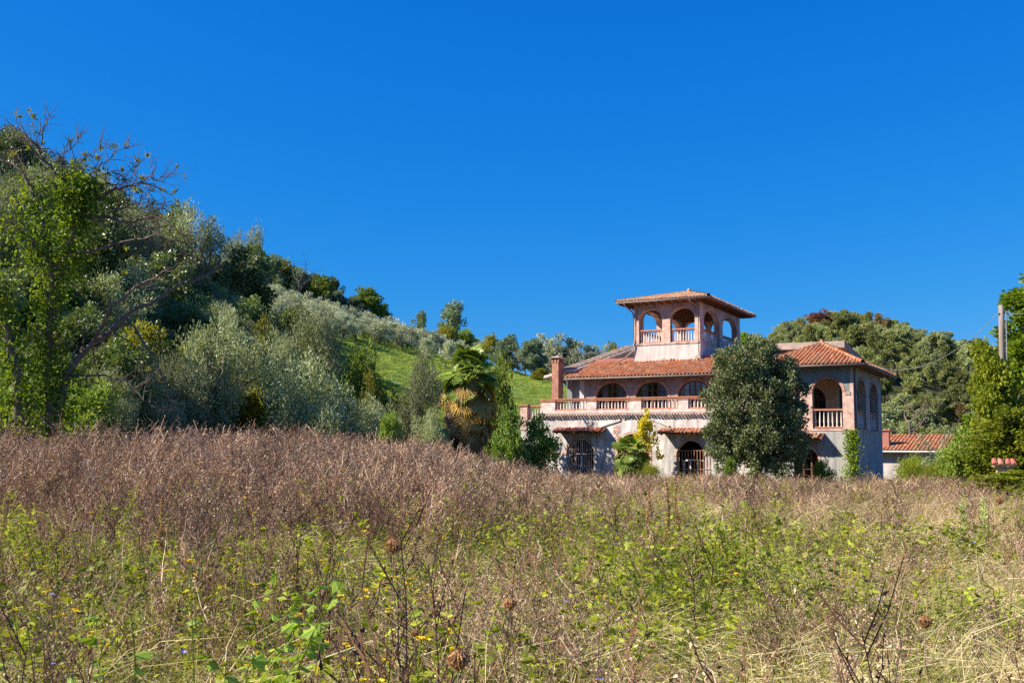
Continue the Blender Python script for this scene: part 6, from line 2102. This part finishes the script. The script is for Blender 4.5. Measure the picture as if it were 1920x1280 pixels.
# ---- single plants that stand out of the field
def build_seed_head(x, y, d, r, label, seed):
    r = r * 1.25
    rng = np.random.default_rng(seed)
    p = at(x, y, d)
    gz = float(ground_z(p[0], p[1]))
    o = empty('dried_seed_head', (p[0], p[1], gz))
    tag(o, label, 'seed head', 'curled dry seed heads')
    h = p[2] - gz
    mb = MB()
    st = np.array([(rng.normal(0, 0.10), rng.normal(0, 0.05), 0), (rng.normal(0, 0.05), 0, h * 0.5), (0, 0, h - r * 0.8)])
    mb.tube(bent(st[0], st[2], rng, 7, 0.12, 0), np.linspace(0.0045, 0.003, 7), 5)
    mb.build('stalk', M['dry'], o)
    hb = MB()
    n = 46
    for k in range(n):
        a = k * 2.39996
        e = 0.25 + 0.75 * (k + 0.5) / n
        q = np.array([0, 0, h - r * 0.8])
        out = np.array([math.cos(a), math.sin(a), 0])
        t = np.linspace(0, 1, 5)[:, None]
        P = q + out * (np.sin(t * math.pi * 0.85) * r * e * 1.05) + np.array([0, 0, 1]) * (t * r * 1.7 * (1.1 - 0.25 * e))
        hb.tube(P + rng.normal(0, r * 0.03, P.shape), np.array([0.0022, 0.0024, 0.003, 0.004, 0.003]) * r / 0.04, 4, cap=False)
    c = np.array([0, 0, h + r * 0.1])
    m = 520
    dd = rand_unit(m, rng)
    P = c + dd * r * rng.uniform(0.55, 1.0, (m, 1)) * np.array([1, 1, 0.85])
    fz = leaf_arrays(P, unit(dd * 0.7 + rand_unit(m, rng)), r * rng.uniform(0.16, 0.36, m), r * 0.09, rng)
    hb.add(fz, np.arange(len(fz)).reshape(-1, 4))
    tag(hb.build('head', M['seed'], o))


for k, (x, y, d, r, lab) in enumerate((
        (738, 1024, 7.0, 0.044, 'round brown curled seed head above the green herbs left of centre'),
        (860, 1238, 4.2, 0.036, 'largest brown curled seed head at the bottom of the picture'),
        (956, 1132, 5.2, 0.026, 'small brown seed head on a straight stalk in mid field'),
        (778, 1187, 5.0, 0.016, 'tiny brown seed head low among the grass stalks'),
        (1735, 1166, 5.4, 0.028, 'pale brown seed head among the grass at the lower right'),
        (1874, 938, 16.0, 0.05, 'brown seed head standing in the weeds before the vine heap'))):
    build_seed_head(x, y, d, r, lab, 500 + k)


def build_dock(x, top, d, label, seed, h0=0.9):
    rng = np.random.default_rng(seed)
    p = at(x, top, d)
    gz = float(ground_z(p[0], p[1]))
    o = empty('dock_stalk', (p[0], p[1], gz))
    tag(o, label, 'plant', 'dark dock stalks')
    h = p[2] - gz
    mb = MB(); P = bent((0.02, 0, 0), (0, 0, h), rng, 8, 0.08, 0); mb.tube(P, np.linspace(0.006, 0.003, 8), 5); mb.build('stalk', M['seed'], o)
    n = 420
    q = rng.uniform(0.35, 1.0, n)
    C = np.stack([np.interp(q * 7, np.arange(8), P[:, k]) for k in range(3)], 1)
    C += rng.normal(0, 0.022, (n, 3)) * (1.25 - q)[:, None]
    obj('seeds', leaf_mesh('seeds', [leaf_arrays(C, rand_unit(n, rng), 0.022, 0.018, rng)]), M['seed'], o)


build_dock(1215, 915, 13.0, 'dark upright dock stalk, the left of a pair before the villa', 601)
build_dock(1250, 905, 13.2, 'dark upright dock stalk, the right of a pair before the villa', 602)
build_dock(1268, 890, 14.0, 'slanting dark stalk behind the pair of dock stalks', 603)
build_dock(305, 930, 12.0, 'dark seedy stalk among the brown weeds on the left', 604)


def build_leafy_plant(name, x, top, d, label, cat, seed, n=10, leaf=0.12, mat='ivy', lean=0.06, stems=3, spread=0.12):
    """stem plant with broad lobed leaves, each leaf a piece"""
    rng = np.random.default_rng(seed)
    p = at(x, top, d)
    gz = float(ground_z(p[0], p[1]))
    o = empty(name, (p[0], p[1], gz))
    tag(o, label, cat)
    h = p[2] - gz
    mb = MB()
    Ps = []
    for s in range(stems):
        a = rng.uniform(0, 6.28)
        b = np.array([math.cos(a), math.sin(a), 0]) * spread
        P = bent(b * 0.3, b + np.array([rng.normal(0, lean * h), 0, h * rng.uniform(0.75, 1.0)]), rng, 6, 0.15, 0)
        Ps.append(P); mb.tube(P, np.linspace(0.0035, 0.002, 6), 5)
    mb.build('stem', M['herb'], o)
    kinds = []
    for k in range(3):
        V, T = lobed_leaf(np.zeros(3), (1, 0, 0), (0, 0, 1), 1.0, 5 + 2 * (k % 2))
        me = np_mesh('leaf', V, [np.array(T)]); me.materials.append(M[mat]); kinds.append(me)
    for k in range(n):
        P = Ps[k % stems]
        q = rng.uniform(0.12, 1.0)
        c = [np.interp(q * 5, np.arange(6), P[:, i]) for i in range(3)]
        f = bpy.data.objects.new('leaf', kinds[k % 3]); COL.objects.link(f); f.parent = o
        f.location = c
        f.rotation_euler = (rng.normal(0, 0.4), rng.normal(0.25, 0.35), rng.uniform(0, 6.28))
        s = leaf * rng.uniform(0.55, 1.1)
        f.scale = (s, s * rng.uniform(0.6, 0.95), s)
    return o


for k, (x, top, d, n, lf, mat, lab) in enumerate((
        (495, 1048, 6.0, 27, 0.079, 'sprig', 'single tall stalk with bright yellow-green leaves at lower left'),
        (420, 1095, 5.2, 48, 0.074, 'sprig', 'leafy green plant left of the bright yellow-green stalk'),
        (300, 1110, 4.9, 62, 0.079, 'sprig', 'broad-leaved light green plant in the lower left foreground'),
        (190, 1165, 4.3, 55, 0.069, 'sprig', 'fresh green leafy plant nearest the lower left corner'),
        (350, 1150, 4.5, 48, 0.066, 'sprig', 'low green leafy plant under the broad-leaved one'),
        (86, 838, 22.0, 16, 0.17, 'vine', 'yellow-green sapling among the brown weeds near the ivy-clad tree'),
        (375, 925, 11.5, 27, 0.053, 'green_leaf', 'green umbel plant rising from the brown weeds'),
        (1310, 1010, 10.5, 59, 0.055, 'vine', 'clump of yellow-green vine leaves right of centre'),
        (1655, 965, 14.0, 16, 0.12, 'vine', 'bunch of yellow-green vine leaves in the right of the field'),
        (1270, 905, 15.5, 14, 0.10, 'vine', 'leafy vine shoot climbing the dark dock stalks'))):
    build_leafy_plant('broad_leaved_plant', x, top, d, lab, 'plant', 700 + k, n, lf, mat, stems=2 if n < 12 else 4, spread=0.10 + 0.012 * n)


def build_runner():
    """vine shoot arching across the right of the field"""
    rng = np.random.default_rng(45)
    pts = [(1690, 1000), (1730, 985), (1770, 992), (1800, 1005), (1830, 1025), (1862, 1040), (1900, 1045)]
    P = np.array([at(x, y, 12.5 + 0.1 * k) for k, (x, y) in enumerate(pts)])
    org = np.array([P[0][0], P[0][1], float(ground_z(P[0][0], P[0][1]))])
    o = empty('vine_runner', tuple(org))
    tag(o, 'long vine shoot with yellow-green leaves arching over the right of the field', 'vine')
    P = np.vstack([[0, 0, 0], P - org])
    mb = MB(); mb.tube(P, 0.005, 5); mb.build('stem', M['herb'], o)
    V, T = lobed_leaf(np.zeros(3), (1, 0, 0), (0, 0, 1), 1.0, 5)
    me = np_mesh('leaf', V, [np.array(T)]); me.materials.append(M['vine'])
    for k in range(30):
        q = rng.uniform(0.8, len(P) - 1)
        f = bpy.data.objects.new('leaf', me); COL.objects.link(f); f.parent = o
        f.location = [np.interp(q, np.arange(len(P)), P[:, i]) + rng.normal(0, 0.03) for i in range(3)]
        f.rotation_euler = (rng.normal(0, 0.6), rng.normal(0.3, 0.5), rng.uniform(0, 6.28))
        s = rng.uniform(0.04, 0.085); f.scale = (s, s, s)


build_runner()


def build_tall_weed(x, top, d, label, seed):
    rng = np.random.default_rng(seed)
    p = at(x, top, d)
    gz = float(ground_z(p[0], p[1])); h = p[2] - gz
    o = empty('tall_green_weed', (p[0], p[1], gz))
    tag(o, label, 'weed')
    mb = MB(); P = bent((0, 0, 0), (0.05, 0, h), rng, 6, 0.05, 0); mb.tube(P, np.linspace(0.008, 0.004, 6), 5); mb.build('stem', M['herb'], o)
    n = 170
    q = rng.uniform(0.15, 1.0, n)
    C = np.stack([np.interp(q * 5, np.arange(6), P[:, k]) for k in range(3)], 1)
    a = rng.uniform(0, 6.28, n)
    D = unit(np.stack([np.cos(a), np.sin(a), rng.uniform(0.2, 0.9, n)], 1))
    obj('leaves', leaf_mesh('leaves', [leaf_arrays(C, D, 0.11 * (1.25 - 0.6 * q), 0.02, rng, 0.1)]), M['laurel'], o)


build_tall_weed(1800, 925, 15.0, 'upright bright green weed in the brown weeds at the right', 801)
build_tall_weed(1838, 935, 15.5, 'second slimmer green weed next to the upright one at the right', 802)
build_tall_weed(1405, 872, 45.0, 'light green weed at the foot of the evergreen oak', 803)
